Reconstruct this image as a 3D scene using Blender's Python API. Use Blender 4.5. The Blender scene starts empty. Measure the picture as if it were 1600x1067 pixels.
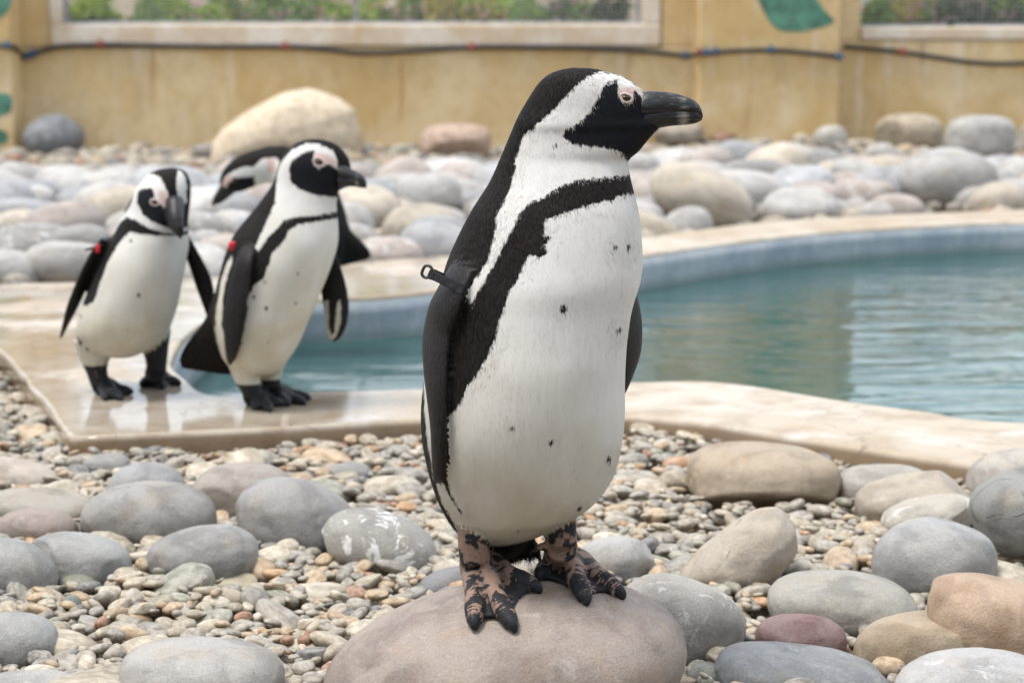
import bpy, bmesh, math, random
import numpy as np
from mathutils import Vector, Matrix
from mathutils.kdtree import KDTree

random.seed(7)
rng = np.random.default_rng(7)
scene = bpy.context.scene
C = scene.collection
R = math.radians

# ------------------------------------------------------------------ camera
F, CXP, CYP = 3000.0, 800.0, 533.5          # focal length and centre in photo pixels
CAMZ = 0.62
PITCH = math.atan((CYP - 120.0) / F)
cam_d = bpy.data.cameras.new('camera')
cam = bpy.data.objects.new('camera', cam_d)
C.objects.link(cam)
cam.location = (0, 0, CAMZ)
cam.rotation_euler = (math.pi / 2 - PITCH, 0, 0)
cam_d.sensor_width = 36.0
cam_d.lens = 36.0 * F / 1600.0
cam_d.clip_start = 0.05
cam_d.clip_end = 500
cam_d.dof.use_dof = True
cam_d.dof.focus_distance = 2.0
cam_d.dof.aperture_fstop = 7.6
scene.camera = cam

# ------------------------------------------------------------------ light
SUN_EL, SUN_AZ = 70.0, 248.0      # azimuth measured from +Y clockwise seen from above
CLOUD_SEED = 3.3
world = bpy.data.worlds.new('World')
scene.world = world
world.use_nodes = True
wn = world.node_tree
wn.nodes.clear()
sky = wn.nodes.new('ShaderNodeTexSky')
sky.sky_type = 'NISHITA'
sky.sun_disc = False
sky.sun_elevation = R(SUN_EL)
sky.sun_rotation = R(SUN_AZ)
sky.air_density = 1.0
sky.dust_density = 2.5
sky.ozone_density = 1.0
bg = wn.nodes.new('ShaderNodeBackground')
bg.inputs['Strength'].default_value = 0.15
wo = wn.nodes.new('ShaderNodeOutputWorld')
hs = wn.nodes.new('ShaderNodeHueSaturation')      # thin veil of cloud: a paler blue
hs.inputs['Saturation'].default_value = 0.85
wn.links.new(sky.outputs[0], hs.inputs['Color'])
def wnode(t, **kw):
    n = wn.nodes.new(t)
    for k, v in kw.items(): setattr(n, k, v)
    return n
# broken bright cloud over the whole sky, laid out on a flat layer overhead
wtc = wnode('ShaderNodeTexCoord'); wsx = wnode('ShaderNodeSeparateXYZ'); wn.links.new(wtc.outputs['Generated'], wsx.inputs[0])
wz = wnode('ShaderNodeMath', operation='MAXIMUM'); wn.links.new(wsx.outputs[2], wz.inputs[0]); wz.inputs[1].default_value = 0.0
wz2 = wnode('ShaderNodeMath', operation='ADD'); wn.links.new(wz.outputs[0], wz2.inputs[0]); wz2.inputs[1].default_value = 0.22
wcb = wnode('ShaderNodeCombineXYZ')
for i_ in (0, 1):
    dv = wnode('ShaderNodeMath', operation='DIVIDE'); wn.links.new(wsx.outputs[i_], dv.inputs[0]); wn.links.new(wz2.outputs[0], dv.inputs[1]); wn.links.new(dv.outputs[0], wcb.inputs[i_])
wns = wnode('ShaderNodeTexNoise'); wns.inputs['Scale'].default_value = 0.9; wns.inputs['Detail'].default_value = 6; wns.inputs['Roughness'].default_value = 0.55
wof = wnode('ShaderNodeVectorMath', operation='ADD'); wn.links.new(wcb.outputs[0], wof.inputs[0]); wof.inputs[1].default_value = (0.0, 0.0, CLOUD_SEED)
wn.links.new(wof.outputs[0], wns.inputs['Vector'])
wmr = wnode('ShaderNodeMapRange', interpolation_type='SMOOTHSTEP'); wmr.inputs[1].default_value = 0.38; wmr.inputs[2].default_value = 0.60; wmr.inputs[4].default_value = 0.85
wn.links.new(wns.outputs['Fac'], wmr.inputs[0])
wup = wnode('ShaderNodeMath', operation='GREATER_THAN'); wn.links.new(wsx.outputs[2], wup.inputs[0]); wup.inputs[1].default_value = 0.0
wml = wnode('ShaderNodeMath', operation='MULTIPLY'); wn.links.new(wmr.outputs[0], wml.inputs[0]); wn.links.new(wup.outputs[0], wml.inputs[1])
wmx = wnode('ShaderNodeMix', data_type='RGBA'); wn.links.new(wml.outputs[0], wmx.inputs[0]); wn.links.new(hs.outputs[0], wmx.inputs[6]); wmx.inputs[7].default_value = (9.0, 9.4, 9.8, 1)
wn.links.new(wmx.outputs[2], bg.inputs[0])
wn.links.new(bg.outputs[0], wo.inputs[0])
sun_d = bpy.data.lights.new('sun', 'SUN')
sun_d.energy = 1.9
sun_d.angle = R(16)
sun_d.color = (1.0, 0.95, 0.87)
sun = bpy.data.objects.new('sun', sun_d)
C.objects.link(sun)
sdir = Vector((math.sin(R(SUN_AZ)) * math.cos(R(SUN_EL)), math.cos(R(SUN_AZ)) * math.cos(R(SUN_EL)), math.sin(R(SUN_EL))))
sun.rotation_euler = sdir.to_track_quat('Z', 'Y').to_euler()
sun.location = sdir * 20
scene.view_settings.view_transform = 'Standard'
scene.view_settings.look = 'None'
scene.view_settings.gamma = 1.0
scene.view_settings.use_curve_mapping = False
scene.view_settings.exposure = 0.58

# ------------------------------------------------------------------ helpers
RIGHT = np.array([1.0, 0, 0])
FWD = np.array([0, math.cos(PITCH), -math.sin(PITCH)])
UPV = np.array([0, math.sin(PITCH), math.cos(PITCH)])
CAM = np.array([0, 0, CAMZ])

def ray(px, py):
    return FWD + RIGHT * ((px - CXP) / F) + UPV * ((CYP - py) / F)

def at(px, py, Y):
    d = ray(px, py)
    return CAM + d * (Y / d[1])

def onz(px, py, z=0.0):
    d = ray(px, py)
    return CAM + d * ((z - CAMZ) / d[2])

def proj(p):
    p = np.asarray(p, float) - CAM
    dep = p @ FWD
    return CXP + F * (p @ RIGHT) / dep, CYP - F * (p @ UPV) / dep, dep

def mesh_obj(name, verts, faces, mat=None, parent=None, smooth=True):
    me = bpy.data.meshes.new(name)
    me.from_pydata([tuple(map(float, v)) for v in verts], [], [tuple(int(i) for i in f) for f in faces])
    me.update()
    if smooth:
        me.polygons.foreach_set('use_smooth', np.ones(len(me.polygons), bool))
    o = bpy.data.objects.new(name, me)
    C.objects.link(o)
    if mat: me.materials.append(mat)
    if parent: o.parent = parent
    return o

def fast_mesh(name, V, T, n):
    """mesh from numpy: V (nv,3), T (nf,n)"""
    me = bpy.data.meshes.new(name)
    me.vertices.add(len(V)); me.vertices.foreach_set('co', np.asarray(V, np.float32).ravel())
    me.loops.add(len(T) * n); me.loops.foreach_set('vertex_index', np.asarray(T, np.int32).ravel())
    me.polygons.add(len(T))
    me.polygons.foreach_set('loop_start', np.arange(0, len(T) * n, n, dtype=np.int32))
    me.polygons.foreach_set('use_smooth', np.ones(len(T), bool))
    me.update(calc_edges=True)
    return me

def tag(o, label=None, cat=None, group=None, kind=None):
    if label: o['label'] = label
    if cat: o['category'] = cat
    if group: o['group'] = group
    if kind: o['kind'] = kind
    return o

def empty(name, loc=(0, 0, 0)):
    o = bpy.data.objects.new(name, None)
    o.empty_display_size = 0.1
    C.objects.link(o)
    o.location = loc
    return o

def catmull(pts, n=8, closed=False):
    pts = [np.asarray(p, float) for p in pts]
    m = len(pts)
    out = []
    for i in range(m if closed else m - 1):
        if closed:
            p0, p1, p2, p3 = pts[i - 1], pts[i], pts[(i + 1) % m], pts[(i + 2) % m]
        else:
            p1, p2 = pts[i], pts[i + 1]
            p0 = pts[i - 1] if i > 0 else 2 * p1 - p2
            p3 = pts[i + 2] if i + 2 < m else 2 * p2 - p1
        for k in range(n):
            t = k / n
            out.append(0.5 * (2 * p1 + (p2 - p0) * t + (2 * p0 - 5 * p1 + 4 * p2 - p3) * t * t + (3 * p1 - p0 - 3 * p2 + p3) * t ** 3))
    if not closed: out.append(pts[-1])
    return np.array(out)

class SineNoise:
    def __init__(s, seed, kmin, kmax, n=24):
        r = np.random.default_rng(seed)
        d = r.normal(size=(n, 3)); d /= np.linalg.norm(d, axis=1)[:, None]
        s.k = d * np.exp(r.uniform(math.log(kmin), math.log(kmax), n))[:, None]
        s.p = r.uniform(0, 6.28, n)
        s.a = 1 / np.sqrt(np.linalg.norm(s.k, axis=1)); s.a /= np.sqrt((s.a ** 2).sum() / 2)
    def __call__(s, P):
        return (np.sin(np.asarray(P) @ s.k.T + s.p) * s.a).sum(1)

def inside(poly, pts):
    """boolean point in polygon, numpy"""
    poly = np.asarray(poly); pts = np.asarray(pts)
    x, y = pts[:, 0], pts[:, 1]
    r = np.zeros(len(pts), bool)
    j = len(poly) - 1
    for i in range(len(poly)):
        xi, yi = poly[i][:2]; xj, yj = poly[j][:2]
        if yi != yj:
            r ^= ((yi > y) != (yj > y)) & (x < (xj - xi) * (y - yi) / (yj - yi) + xi)
        j = i
    return r

def sdist(poly, pts):
    """signed distance, positive inside"""
    poly = np.asarray(poly, float)[:, :2]; pts = np.asarray(pts, float)
    d = np.full(len(pts), 1e9)
    for i in range(len(poly)):
        a = poly[i - 1]; b = poly[i]
        ab = b - a
        L = ab @ ab
        if L < 1e-14: continue
        t = np.clip(((pts - a) @ ab) / L, 0, 1)
        q = pts - (a + t[:, None] * ab)
        d = np.minimum(d, (q ** 2).sum(1))
    d = np.sqrt(d)
    return np.where(inside(poly, pts), d, -d)

# ------------------------------------------------------------------ material helpers
class NT:
    def __init__(s, name):
        s.m = bpy.data.materials.new(name); s.m.use_nodes = True
        s.t = s.m.node_tree; s.t.nodes.clear()
        s.out = s.n('ShaderNodeOutputMaterial')
    def n(s, typ, **kw):
        nd = s.t.nodes.new(typ)
        for k, v in kw.items():
            if k.startswith('i_'):
                key = k[2:]
                key = int(key) if key.isdigit() else key.replace('_', ' ')
                s.set(nd.inputs[key], v)
            else: setattr(nd, k, v)
        return nd
    def set(s, inp, v):
        if isinstance(v, bpy.types.NodeSocket): s.t.links.new(v, inp)
        elif isinstance(v, bpy.types.Node): s.t.links.new(v.outputs[0], inp)
        else:
            if hasattr(inp.default_value, '__len__') and isinstance(v, (tuple, list)) and len(v) == 3 and len(inp.default_value) == 4:
                v = (*v, 1)
            inp.default_value = v
    def math(s, op, a, b=None, c=None, clamp=False):
        nd = s.n('ShaderNodeMath', operation=op, use_clamp=clamp)
        s.set(nd.inputs[0], a)
        if b is not None: s.set(nd.inputs[1], b)
        if c is not None: s.set(nd.inputs[2], c)
        return nd.outputs[0]
    def mix(s, f, a, b, blend='MIX'):
        nd = s.n('ShaderNodeMix', data_type='RGBA', blend_type=blend)
        s.set(nd.inputs[0], f); s.set(nd.inputs[6], a); s.set(nd.inputs[7], b)
        return nd.outputs[2]
    def noise(s, vec, scale, detail=4, rough=0.55, dist=0.0):
        nd = s.n('ShaderNodeTexNoise')
        s.set(nd.inputs['Scale'], scale); nd.inputs['Detail'].default_value = detail
        nd.inputs['Roughness'].default_value = rough; nd.inputs['Distortion'].default_value = dist
        if vec is not None: s.set(nd.inputs['Vector'], vec)
        return nd.outputs['Fac']
    def ramp(s, f, lo, hi, a=0.0, b=1.0, smooth=True):
        nd = s.n('ShaderNodeMapRange', interpolation_type='SMOOTHSTEP' if smooth else 'LINEAR')
        s.set(nd.inputs[0], f); nd.inputs[1].default_value = lo; nd.inputs[2].default_value = hi
        nd.inputs[3].default_value = a; nd.inputs[4].default_value = b
        return nd.outputs[0]
    def mapv(s, vec, scale=(1, 1, 1), loc=(0, 0, 0)):
        nd = s.n('ShaderNodeMapping')
        s.set(nd.inputs['Vector'], vec); nd.inputs['Scale'].default_value = scale; s.set(nd.inputs['Location'], loc)
        return nd.outputs[0]
    def attr(s, name, typ='GEOMETRY'):
        return s.n('ShaderNodeAttribute', attribute_name=name, attribute_type=typ)
    def bsdf(s, col, rough=0.6, spec=0.4, normal=None, **kw):
        b = s.n('ShaderNodeBsdfPrincipled')
        s.set(b.inputs['Base Color'], col); s.set(b.inputs['Roughness'], rough)
        b.inputs['Specular IOR Level'].default_value = spec
        if normal is not None: s.set(b.inputs['Normal'], normal)
        for k, v in kw.items(): s.set(b.inputs[k.replace('_', ' ')], v)
        return b
    def bump(s, h, strength=0.3, dist=0.002, normal=None):
        b = s.n('ShaderNodeBump')
        b.inputs['Strength'].default_value = strength; b.inputs['Distance'].default_value = dist
        s.set(b.inputs['Height'], h)
        if normal is not None: s.set(b.inputs['Normal'], normal)
        return b.outputs[0]
    def done(s, sh):
        s.t.links.new(sh.outputs[0] if isinstance(sh, bpy.types.Node) else sh, s.out.inputs[0])
        return s.m

def stone_material(name, scl, bump_d):
    """rounded limestone; colour from the object, stains by noise. scl: features per object unit"""
    k = NT(name)
    oi = k.n('ShaderNodeObjectInfo')
    tc = k.n('ShaderNodeTexCoord')
    off = k.math('MULTIPLY', oi.outputs['Random'], 37.0)
    cmb = k.n('ShaderNodeCombineXYZ'); k.set(cmb.inputs[0], off); k.set(cmb.inputs[1], off)
    va = k.n('ShaderNodeVectorMath', operation='ADD'); k.set(va.inputs[0], tc.outputs['Object']); k.set(va.inputs[1], cmb)
    v = va.outputs[0]
    base = oi.outputs['Color']
    n1 = k.noise(v, 1.1 * scl, 5, 0.6, 0.4)
    n2 = k.noise(v, 5 * scl, 5, 0.65)
    n3 = k.noise(v, 26 * scl, 3, 0.6)
    dark = k.mix(1.0, base, (0.74, 0.735, 0.73), 'MULTIPLY')
    light = k.mix(0.22, base, (0.66, 0.64, 0.60))
    c = k.mix(k.ramp(n1, 0.34, 0.66), dark, light)
    c = k.mix(k.ramp(n1, 0.42, 0.58, 0.0, 0.55), c, base)
    c = k.mix(k.ramp(n2, 0.35, 0.65, 0.0, 0.55), c, k.mix(1.0, c, (1.16, 1.13, 1.08), 'MULTIPLY'))
    tan = k.noise(k.mapv(v, loc=(9, 3, 1)), 1.7 * scl, 4, 0.6)
    c = k.mix(k.ramp(tan, 0.52, 0.72, 0, 0.4), c, k.mix(1.0, c, (1.12, 0.95, 0.74), 'MULTIPLY'))
    n4 = k.noise(v, 75 * scl, 2, 0.6)
    c = k.mix(k.ramp(n4, 0.52, 0.66, 0.0, 0.55), c, k.mix(1.0, c, (0.62, 0.61, 0.60), 'MULTIPLY'))
    c = k.mix(k.ramp(n4, 0.42, 0.30, 0.0, 0.35), c, k.mix(0.5, c, (0.7, 0.69, 0.66)))
    # grain
    c = k.mix(k.ramp(n3, 0.35, 0.65, 0.0, 0.6), c, k.mix(1.0, c, (0.76, 0.75, 0.74), 'MULTIPLY'))
    # dark pits
    vor = k.n('ShaderNodeTexVoronoi'); k.set(vor.inputs['Vector'], v); vor.inputs['Scale'].default_value = 15 * scl
    pit = k.math('MULTIPLY', k.ramp(vor.outputs['Distance'], 0.12, 0.05), k.ramp(k.noise(v, 2.6 * scl, 2), 0.46, 0.56))
    c = k.mix(k.math('MULTIPLY', pit, 0.75), c, (0.05, 0.045, 0.04))
    # chalky stains and droppings
    st = k.attr('stain', 'OBJECT').outputs['Fac']
    sn = k.noise(k.mapv(v, loc=(5, 1, 8)), 2.0 * scl, 6, 0.72, 0.6)
    stain = k.math('MULTIPLY', k.ramp(k.math('ADD', sn, k.math('MULTIPLY', st, 0.07)), 0.60, 0.67), st, clamp=True)
    c = k.mix(k.math('MULTIPLY', stain, 0.75), c, (0.78, 0.78, 0.76))
    # thin veins / scratches
    vn = k.noise(k.mapv(v, (1, 1, 2.2), (2, 7, 3)), 1.3 * scl, 3, 0.5, 1.2)
    vein = k.ramp(k.math('ABSOLUTE', k.math('SUBTRACT', vn, 0.5)), 0.0045, 0.0)
    c = k.mix(k.math('MULTIPLY', vein, 0.18), c, (0.68, 0.64, 0.58))
    ck = k.attr('crack', 'OBJECT').outputs['Fac']
    cn = k.noise(k.mapv(v, (1, 1, 1), (11, 4, 6)), 0.40 * scl, 2, 0.45, 0.3)
    crack = k.math('MULTIPLY', k.ramp(k.math('ABSOLUTE', k.math('SUBTRACT', cn, 0.5)), 0.0035, 0.0008), k.math('MULTIPLY', ck, k.ramp(k.noise(k.mapv(v, loc=(3, 9, 2)), 0.9 * scl, 3, 0.6), 0.47, 0.56)), clamp=True)
    c = k.mix(k.math('MULTIPLY', crack, 0.7), c, (0.06, 0.052, 0.045))
    lich = k.math('MULTIPLY', k.ramp(k.noise(k.mapv(v, loc=(8, 2, 4)), 3.2 * scl, 5, 0.7), 0.62, 0.70), 0.45)
    c = k.mix(lich, c, k.mix(1.0, c, (0.55, 0.53, 0.47), 'MULTIPLY'))
    h = k.math('ADD', k.math('MULTIPLY', n2, 0.9), k.math('MULTIPLY', n3, 0.5))
    h = k.math('SUBTRACT', h, k.math('MULTIPLY', crack, 1.2))
    h = k.math('SUBTRACT', h, k.math('MULTIPLY', pit, 0.6))
    return k.done(k.bsdf(c, k.ramp(n2, 0.3, 0.7, 0.5, 0.75), 0.3, k.bump(h, 0.55, bump_d)))

def pebble_material(name, use_attr, scl):
    k = NT(name)
    if use_attr:
        base = k.attr('col').outputs['Color']
        v = k.n('ShaderNodeNewGeometry').outputs['Position']
    else:
        oi = k.n('ShaderNodeObjectInfo'); base = oi.outputs['Color']
        tc = k.n('ShaderNodeTexCoord')
        va = k.n('ShaderNodeVectorMath', operation='ADD')
        cmb = k.n('ShaderNodeCombineXYZ'); k.set(cmb.inputs[0], k.math('MULTIPLY', oi.outputs['Random'], 50.0))
        k.set(va.inputs[0], tc.outputs['Object']); k.set(va.inputs[1], cmb); v = va.outputs[0]
    n1 = k.noise(v, 1.2 * scl, 4, 0.6, 0.3)
    n2 = k.noise(v, 6 * scl, 3, 0.6)
    c = k.mix(k.ramp(n1, 0.35, 0.65), k.mix(1.0, base, (0.68, 0.66, 0.64), 'MULTIPLY'), k.mix(0.2, base, (0.75, 0.7, 0.62)))
    c = k.mix(k.ramp(n2, 0.4, 0.65, 0, 0.45), c, k.mix(1.0, c, (0.72, 0.7, 0.68), 'MULTIPLY'))
    return k.done(k.bsdf(c, k.ramp(n1, 0.3, 0.7, 0.35, 0.6), 0.4, k.bump(n2, 0.4, 0.0015)))

# ------------------------------------------------------------------ layout curves (world x, y)
def px2xy(lst, z=0.0): return [onz(x, y, z)[:2] for x, y in lst]
near_rim = px2xy([(262, 563), (284, 592), (322, 616), (400, 615), (480, 613), (660, 608), (800, 603), (980, 598), (1090, 596), (1180, 604), (1300, 624), (1450, 644), (1600, 661)])
right_rim = [(1.75, 3.2), (2.6, 3.3), (3.9, 4.3), (4.5, 6.0), (4.1, 7.6), (3.3, 8.25)]
far_rim = px2xy([(1600, 347), (1450, 352), (1300, 361), (1150, 377), (1000, 398), (850, 425), (720, 447), (600, 461), (455, 468), (360, 484), (295, 515)])
POOL = catmull(near_rim + right_rim + far_rim, 6, True)
outer_near = catmull(px2xy([(660, 655), (820, 650), (970, 648), (1130, 662), (1300, 690), (1520, 722), (1640, 738)]) + [(1.9, 2.75), (3.0, 2.75), (4.6, 3.7), (5.4, 6.0), (4.9, 8.1), (3.7, 9.0)], 6)
outer_far = catmull(px2xy([(1600, 327), (1300, 340), (1150, 352), (1000, 371), (800, 392), (660, 402), (560, 410), (420, 425), (300, 436), (150, 441), (0, 443)]), 4)
outer_left = px2xy([(125, 680), (400, 668)])
corner = outer_left[0]
e2 = np.array(px2xy([(0, 541)])[0]); e3 = e2 + (e2 - corner) * 1.02
OUTER = np.array(list(map(tuple, [corner, outer_left[1]])) + [tuple(p) for p in outer_near] + [tuple(p) for p in outer_far] + [tuple(e3), tuple(e2)])
YW = 15.5                     # wall plane
WATER_Z = -0.125

_fx = np.array([p[0] for p in outer_far])[::-1]; _fy = np.array([p[1] for p in outer_far])[::-1]
def yfar(x): return np.interp(x, _fx, _fy)
def wall_base(x): return np.interp(x, [-4, 1.2, 1.7, 5.0], [0.0, 0.05, 0.10, 0.12])

def ground_z(x, y):
    x = np.asarray(x, float); y = np.asarray(y, float)
    front = -0.055 + 0.012 * np.sin(x * 2.3 + 1) * np.sin(y * 1.9)
    yf = yfar(x)
    t = np.clip((y - yf) / (YW - yf), 0, 1)
    bank = -0.04 + t * (wall_base(x) + 0.04)
    w = np.clip((y - yf + 0.3) / 0.6, 0, 1)
    z = front * (1 - w) + bank * w
    back = 0.96 + np.clip((y - YW - 0.15) * 0.14, 0, np.where(x < 2.0, 0.75, 0.34))
    return np.where(y > YW + 0.15, back, z)

# ------------------------------------------------------------------ setting materials
def mat_ground():
    k = NT('gravel_soil')
    p = k.n('ShaderNodeNewGeometry').outputs['Position']
    n = k.noise(p, 30, 5, 0.65); n2 = k.noise(p, 3, 3)
    vr = k.n('ShaderNodeTexVoronoi'); k.set(vr.inputs['Vector'], p); vr.inputs['Scale'].default_value = 26
    c = k.mix(n, (0.16, 0.13, 0.095), (0.30, 0.26, 0.20))
    c = k.mix(k.ramp(vr.outputs['Distance'], 0.5, 0.2, 0, 0.7), c, k.mix(n, (0.26, 0.23, 0.19), (0.44, 0.40, 0.33)))
    c = k.mix(k.ramp(n2, 0.4, 0.6, 0, 0.5), c, (0.20, 0.15, 0.09))
    return k.done(k.bsdf(c, 0.9, 0.2, k.bump(n, 0.8, 0.01)))

def mat_deck():
    k = NT('pale_screed')
    p = k.n('ShaderNodeNewGeometry').outputs['Position']
    n1 = k.noise(p, 1.6, 5, 0.6, 0.5); n2 = k.noise(p, 9, 5, 0.65); n3 = k.noise(p, 90, 3, 0.6)
    c = k.mix(k.ramp(n1, 0.35, 0.65), (0.43, 0.35, 0.25), (0.53, 0.48, 0.41))
    c = k.mix(k.ramp(n2, 0.42, 0.66, 0, 0.75), c, (0.34, 0.265, 0.185))
    hair = k.noise(k.mapv(p, loc=(6, 1, 0)), 1.4, 5, 0.6, 0.8)
    c = k.mix(k.math('MULTIPLY', k.ramp(k.math('ABSOLUTE', k.math('SUBTRACT', hair, 0.5)), 0.004, 0.0), 0.6), c, (0.12, 0.09, 0.06))
    c = k.mix(k.ramp(k.noise(k.mapv(p, loc=(4, 4, 0)), 3.1, 5, 0.7), 0.55, 0.68, 0, 0.6), c, (0.62, 0.59, 0.56))
    c = k.mix(k.ramp(n3, 0.3, 0.7, 0, 0.3), c, k.mix(1.0, c, (0.75, 0.73, 0.7), 'MULTIPLY'))
    spots = k.ramp(k.noise(k.mapv(p, loc=(1, 8, 0)), 22, 3, 0.6), 0.64, 0.72)
    c = k.mix(k.math('MULTIPLY', spots, 0.55), c, (0.2, 0.16, 0.11))
    # the drip edge is stained brown
    sx = k.n('ShaderNodeSeparateXYZ'); k.set(sx.inputs[0], p)
    edge = k.ramp(sx.outputs[2], -0.006, -0.014)
    c = k.mix(k.math('MULTIPLY', edge, 0.75), c, (0.22, 0.14, 0.075))
    # wet film: patches of low roughness on the walkway side of the pool
    wetn = k.noise(k.mapv(p, (1, 0.6, 1), (2, 1, 0)), 2.4, 4, 0.55)
    wet = k.math('MULTIPLY', k.ramp(wetn, 0.34, 0.50), k.ramp(sx.outputs[0], 0.0, -0.35))
    rough = k.math('SUBTRACT', 0.62, k.math('MULTIPLY', wet, 0.54))
    h = k.math('MULTIPLY', k.math('ADD', n2, k.math('MULTIPLY', n3, 0.25)), k.math('SUBTRACT', 1.0, k.math('MULTIPLY', wet, 0.8)))
    c = k.mix(k.math('MULTIPLY', wet, 0.35), c, k.mix(1.0, c, (0.7, 0.66, 0.6), 'MULTIPLY'))
    return k.done(k.bsdf(c, rough, 0.5, k.bump(h, 0.25, 0.004)))

def mat_basin():
    k = NT('painted_basin')
    p = k.n('ShaderNodeNewGeometry').outputs['Position']
    sx = k.n('ShaderNodeSeparateXYZ'); k.set(sx.inputs[0], p)
    n = k.noise(p, 5, 5, 0.65); n2 = k.noise(k.mapv(p, (6, 6, 1)), 3, 4, 0.6)
    c = k.mix(k.ramp(n, 0.35, 0.65), (0.20, 0.245, 0.28), (0.29, 0.33, 0.355))
    c = k.mix(k.ramp(n2, 0.55, 0.75, 0, 0.5), c, (0.42, 0.42, 0.41))
    scum = k.math('MULTIPLY', k.ramp(k.math('ADD', sx.outputs[2], k.math('MULTIPLY', n, 0.02)), WATER_Z + 0.05, WATER_Z + 0.015), 0.6)
    c = k.mix(scum, c, (0.10, 0.14, 0.12))
    below = k.ramp(k.math('ADD', sx.outputs[2], k.math('MULTIPLY', n, 0.03)), WATER_Z + 0.03, WATER_Z - 0.02)
    c = k.mix(below, c, (0.10, 0.25, 0.27))
    return k.done(k.bsdf(c, 0.6, 0.3, k.bump(n, 0.2, 0.003)))

def mat_water():
    k = NT('pool_water')
    p = k.n('ShaderNodeNewGeometry').outputs['Position']
    w1 = k.noise(k.mapv(p, (0.55, 1.9, 1)), 3.0, 3, 0.5, 0.6)
    w2 = k.noise(k.mapv(p, (0.8, 1.7, 1), (3, 2, 0)), 11, 2, 0.5, 0.3)
    h = k.math('ADD', w1, k.math('MULTIPLY', w2, 0.09))
    nrm = k.bump(h, 1.0, 0.011)
    fr = k.n('ShaderNodeFresnel'); fr.inputs['IOR'].default_value = 1.65; k.set(fr.inputs['Normal'], nrm)
    tr = k.n('ShaderNodeBsdfTransparent'); tr.inputs[0].default_value = (0.60, 0.84, 0.82, 1)
    df = k.n('ShaderNodeBsdfDiffuse'); df.inputs[0].default_value = (0.075, 0.19, 0.18, 1)
    m1 = k.n('ShaderNodeMixShader'); m1.inputs[0].default_value = 0.45
    k.set(m1.inputs[1], tr); k.set(m1.inputs[2], df)
    gl = k.n('ShaderNodeBsdfGlossy'); gl.inputs['Roughness'].default_value = 0.03; k.set(gl.inputs['Normal'], nrm)
    m2 = k.n('ShaderNodeMixShader'); k.set(m2.inputs[0], fr); k.set(m2.inputs[1], m1); k.set(m2.inputs[2], gl)
    return k.done(m2)

def mat_stucco():
    k = NT('ochre_stucco')
    p = k.n('ShaderNodeNewGeometry').outputs['Position']
    sx = k.n('ShaderNodeSeparateXYZ'); k.set(sx.inputs[0], p)
    n1 = k.noise(p, 1.3, 5, 0.6, 0.4); n2 = k.noise(p, 8, 5, 0.65); n3 = k.noise(p, 60, 3)
    c = k.mix(k.ramp(n1, 0.36, 0.64), (0.56, 0.40, 0.185), (0.67, 0.53, 0.32))
    c = k.mix(k.ramp(n2, 0.4, 0.7, 0, 0.35), c, (0.42, 0.27, 0.11))
    # pale lime runs below the sill
    run = k.noise(k.mapv(p, (9, 9, 0.9)), 1.0, 4, 0.6)
    runm = k.math('MULTIPLY', k.ramp(run, 0.52, 0.68), k.ramp(k.noise(p, 0.9, 2), 0.38, 0.6))
    c = k.mix(k.math('MULTIPLY', runm, 0.75), c, (0.70, 0.60, 0.47))
    rust = k.ramp(k.noise(k.mapv(p, (7, 7, 0.7), (3, 0, 1)), 1.2, 4, 0.6), 0.60, 0.72)
    c = k.mix(k.math('MULTIPLY', rust, 0.6), c, (0.36, 0.20, 0.07))
    blot = k.ramp(k.noise(k.mapv(p, (1, 1, 0.6), (7, 2, 3)), 2.2, 5, 0.7), 0.5, 0.7, 0, 0.5)
    c = k.mix(blot, c, (0.42, 0.31, 0.17))
    return k.done(k.bsdf(c, 0.85, 0.2, k.bump(k.math('ADD', n2, k.math('MULTIPLY', n3, 0.4)), 0.3, 0.006)))

def mat_simple(name, col, rough=0.5, spec=0.4, metal=0.0, var=0.25, scale=20):
    k = NT(name)
    tc = k.n('ShaderNodeTexCoord')
    n = k.noise(tc.outputs['Object'], scale, 4, 0.6)
    c = k.mix(k.ramp(n, 0.3, 0.7), tuple(x * (1 - var) for x in col), tuple(min(1, x * (1 + var)) for x in col))
    return k.done(k.bsdf(c, k.ramp(n, 0.3, 0.7, max(0.02, rough - 0.08), rough + 0.08), spec, k.bump(n, 0.15, 0.001), Metallic=metal))

def mat_sill():
    k = NT('pale_plaster')
    p = k.n('ShaderNodeNewGeometry').outputs['Position']
    n = k.noise(p, 3, 5, 0.65); r = k.noise(k.mapv(p, (8, 8, 1)), 1, 4)
    c = k.mix(k.ramp(n, 0.35, 0.65), (0.56, 0.45, 0.32), (0.70, 0.63, 0.54))
    c = k.mix(k.ramp(r, 0.55, 0.7, 0, 0.5), c, (0.52, 0.36, 0.18))
    return k.done(k.bsdf(c, 0.8, 0.2, k.bump(n, 0.2, 0.004)))

M_STUCCO, M_SILL, M_DECK, M_BASIN, M_WATER, M_GROUND = mat_stucco(), mat_sill(), mat_deck(), mat_basin(), mat_water(), mat_ground()
M_ROCK = stone_material('cobble_stone', 14.0, 0.003)
M_BANK = stone_material('bank_stone', 1.7, 0.03)
M_PEB_O = pebble_material('pebble_single', False, 1.6)
M_PEB_S = pebble_material('pebble_bed', True, 70.0)

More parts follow.
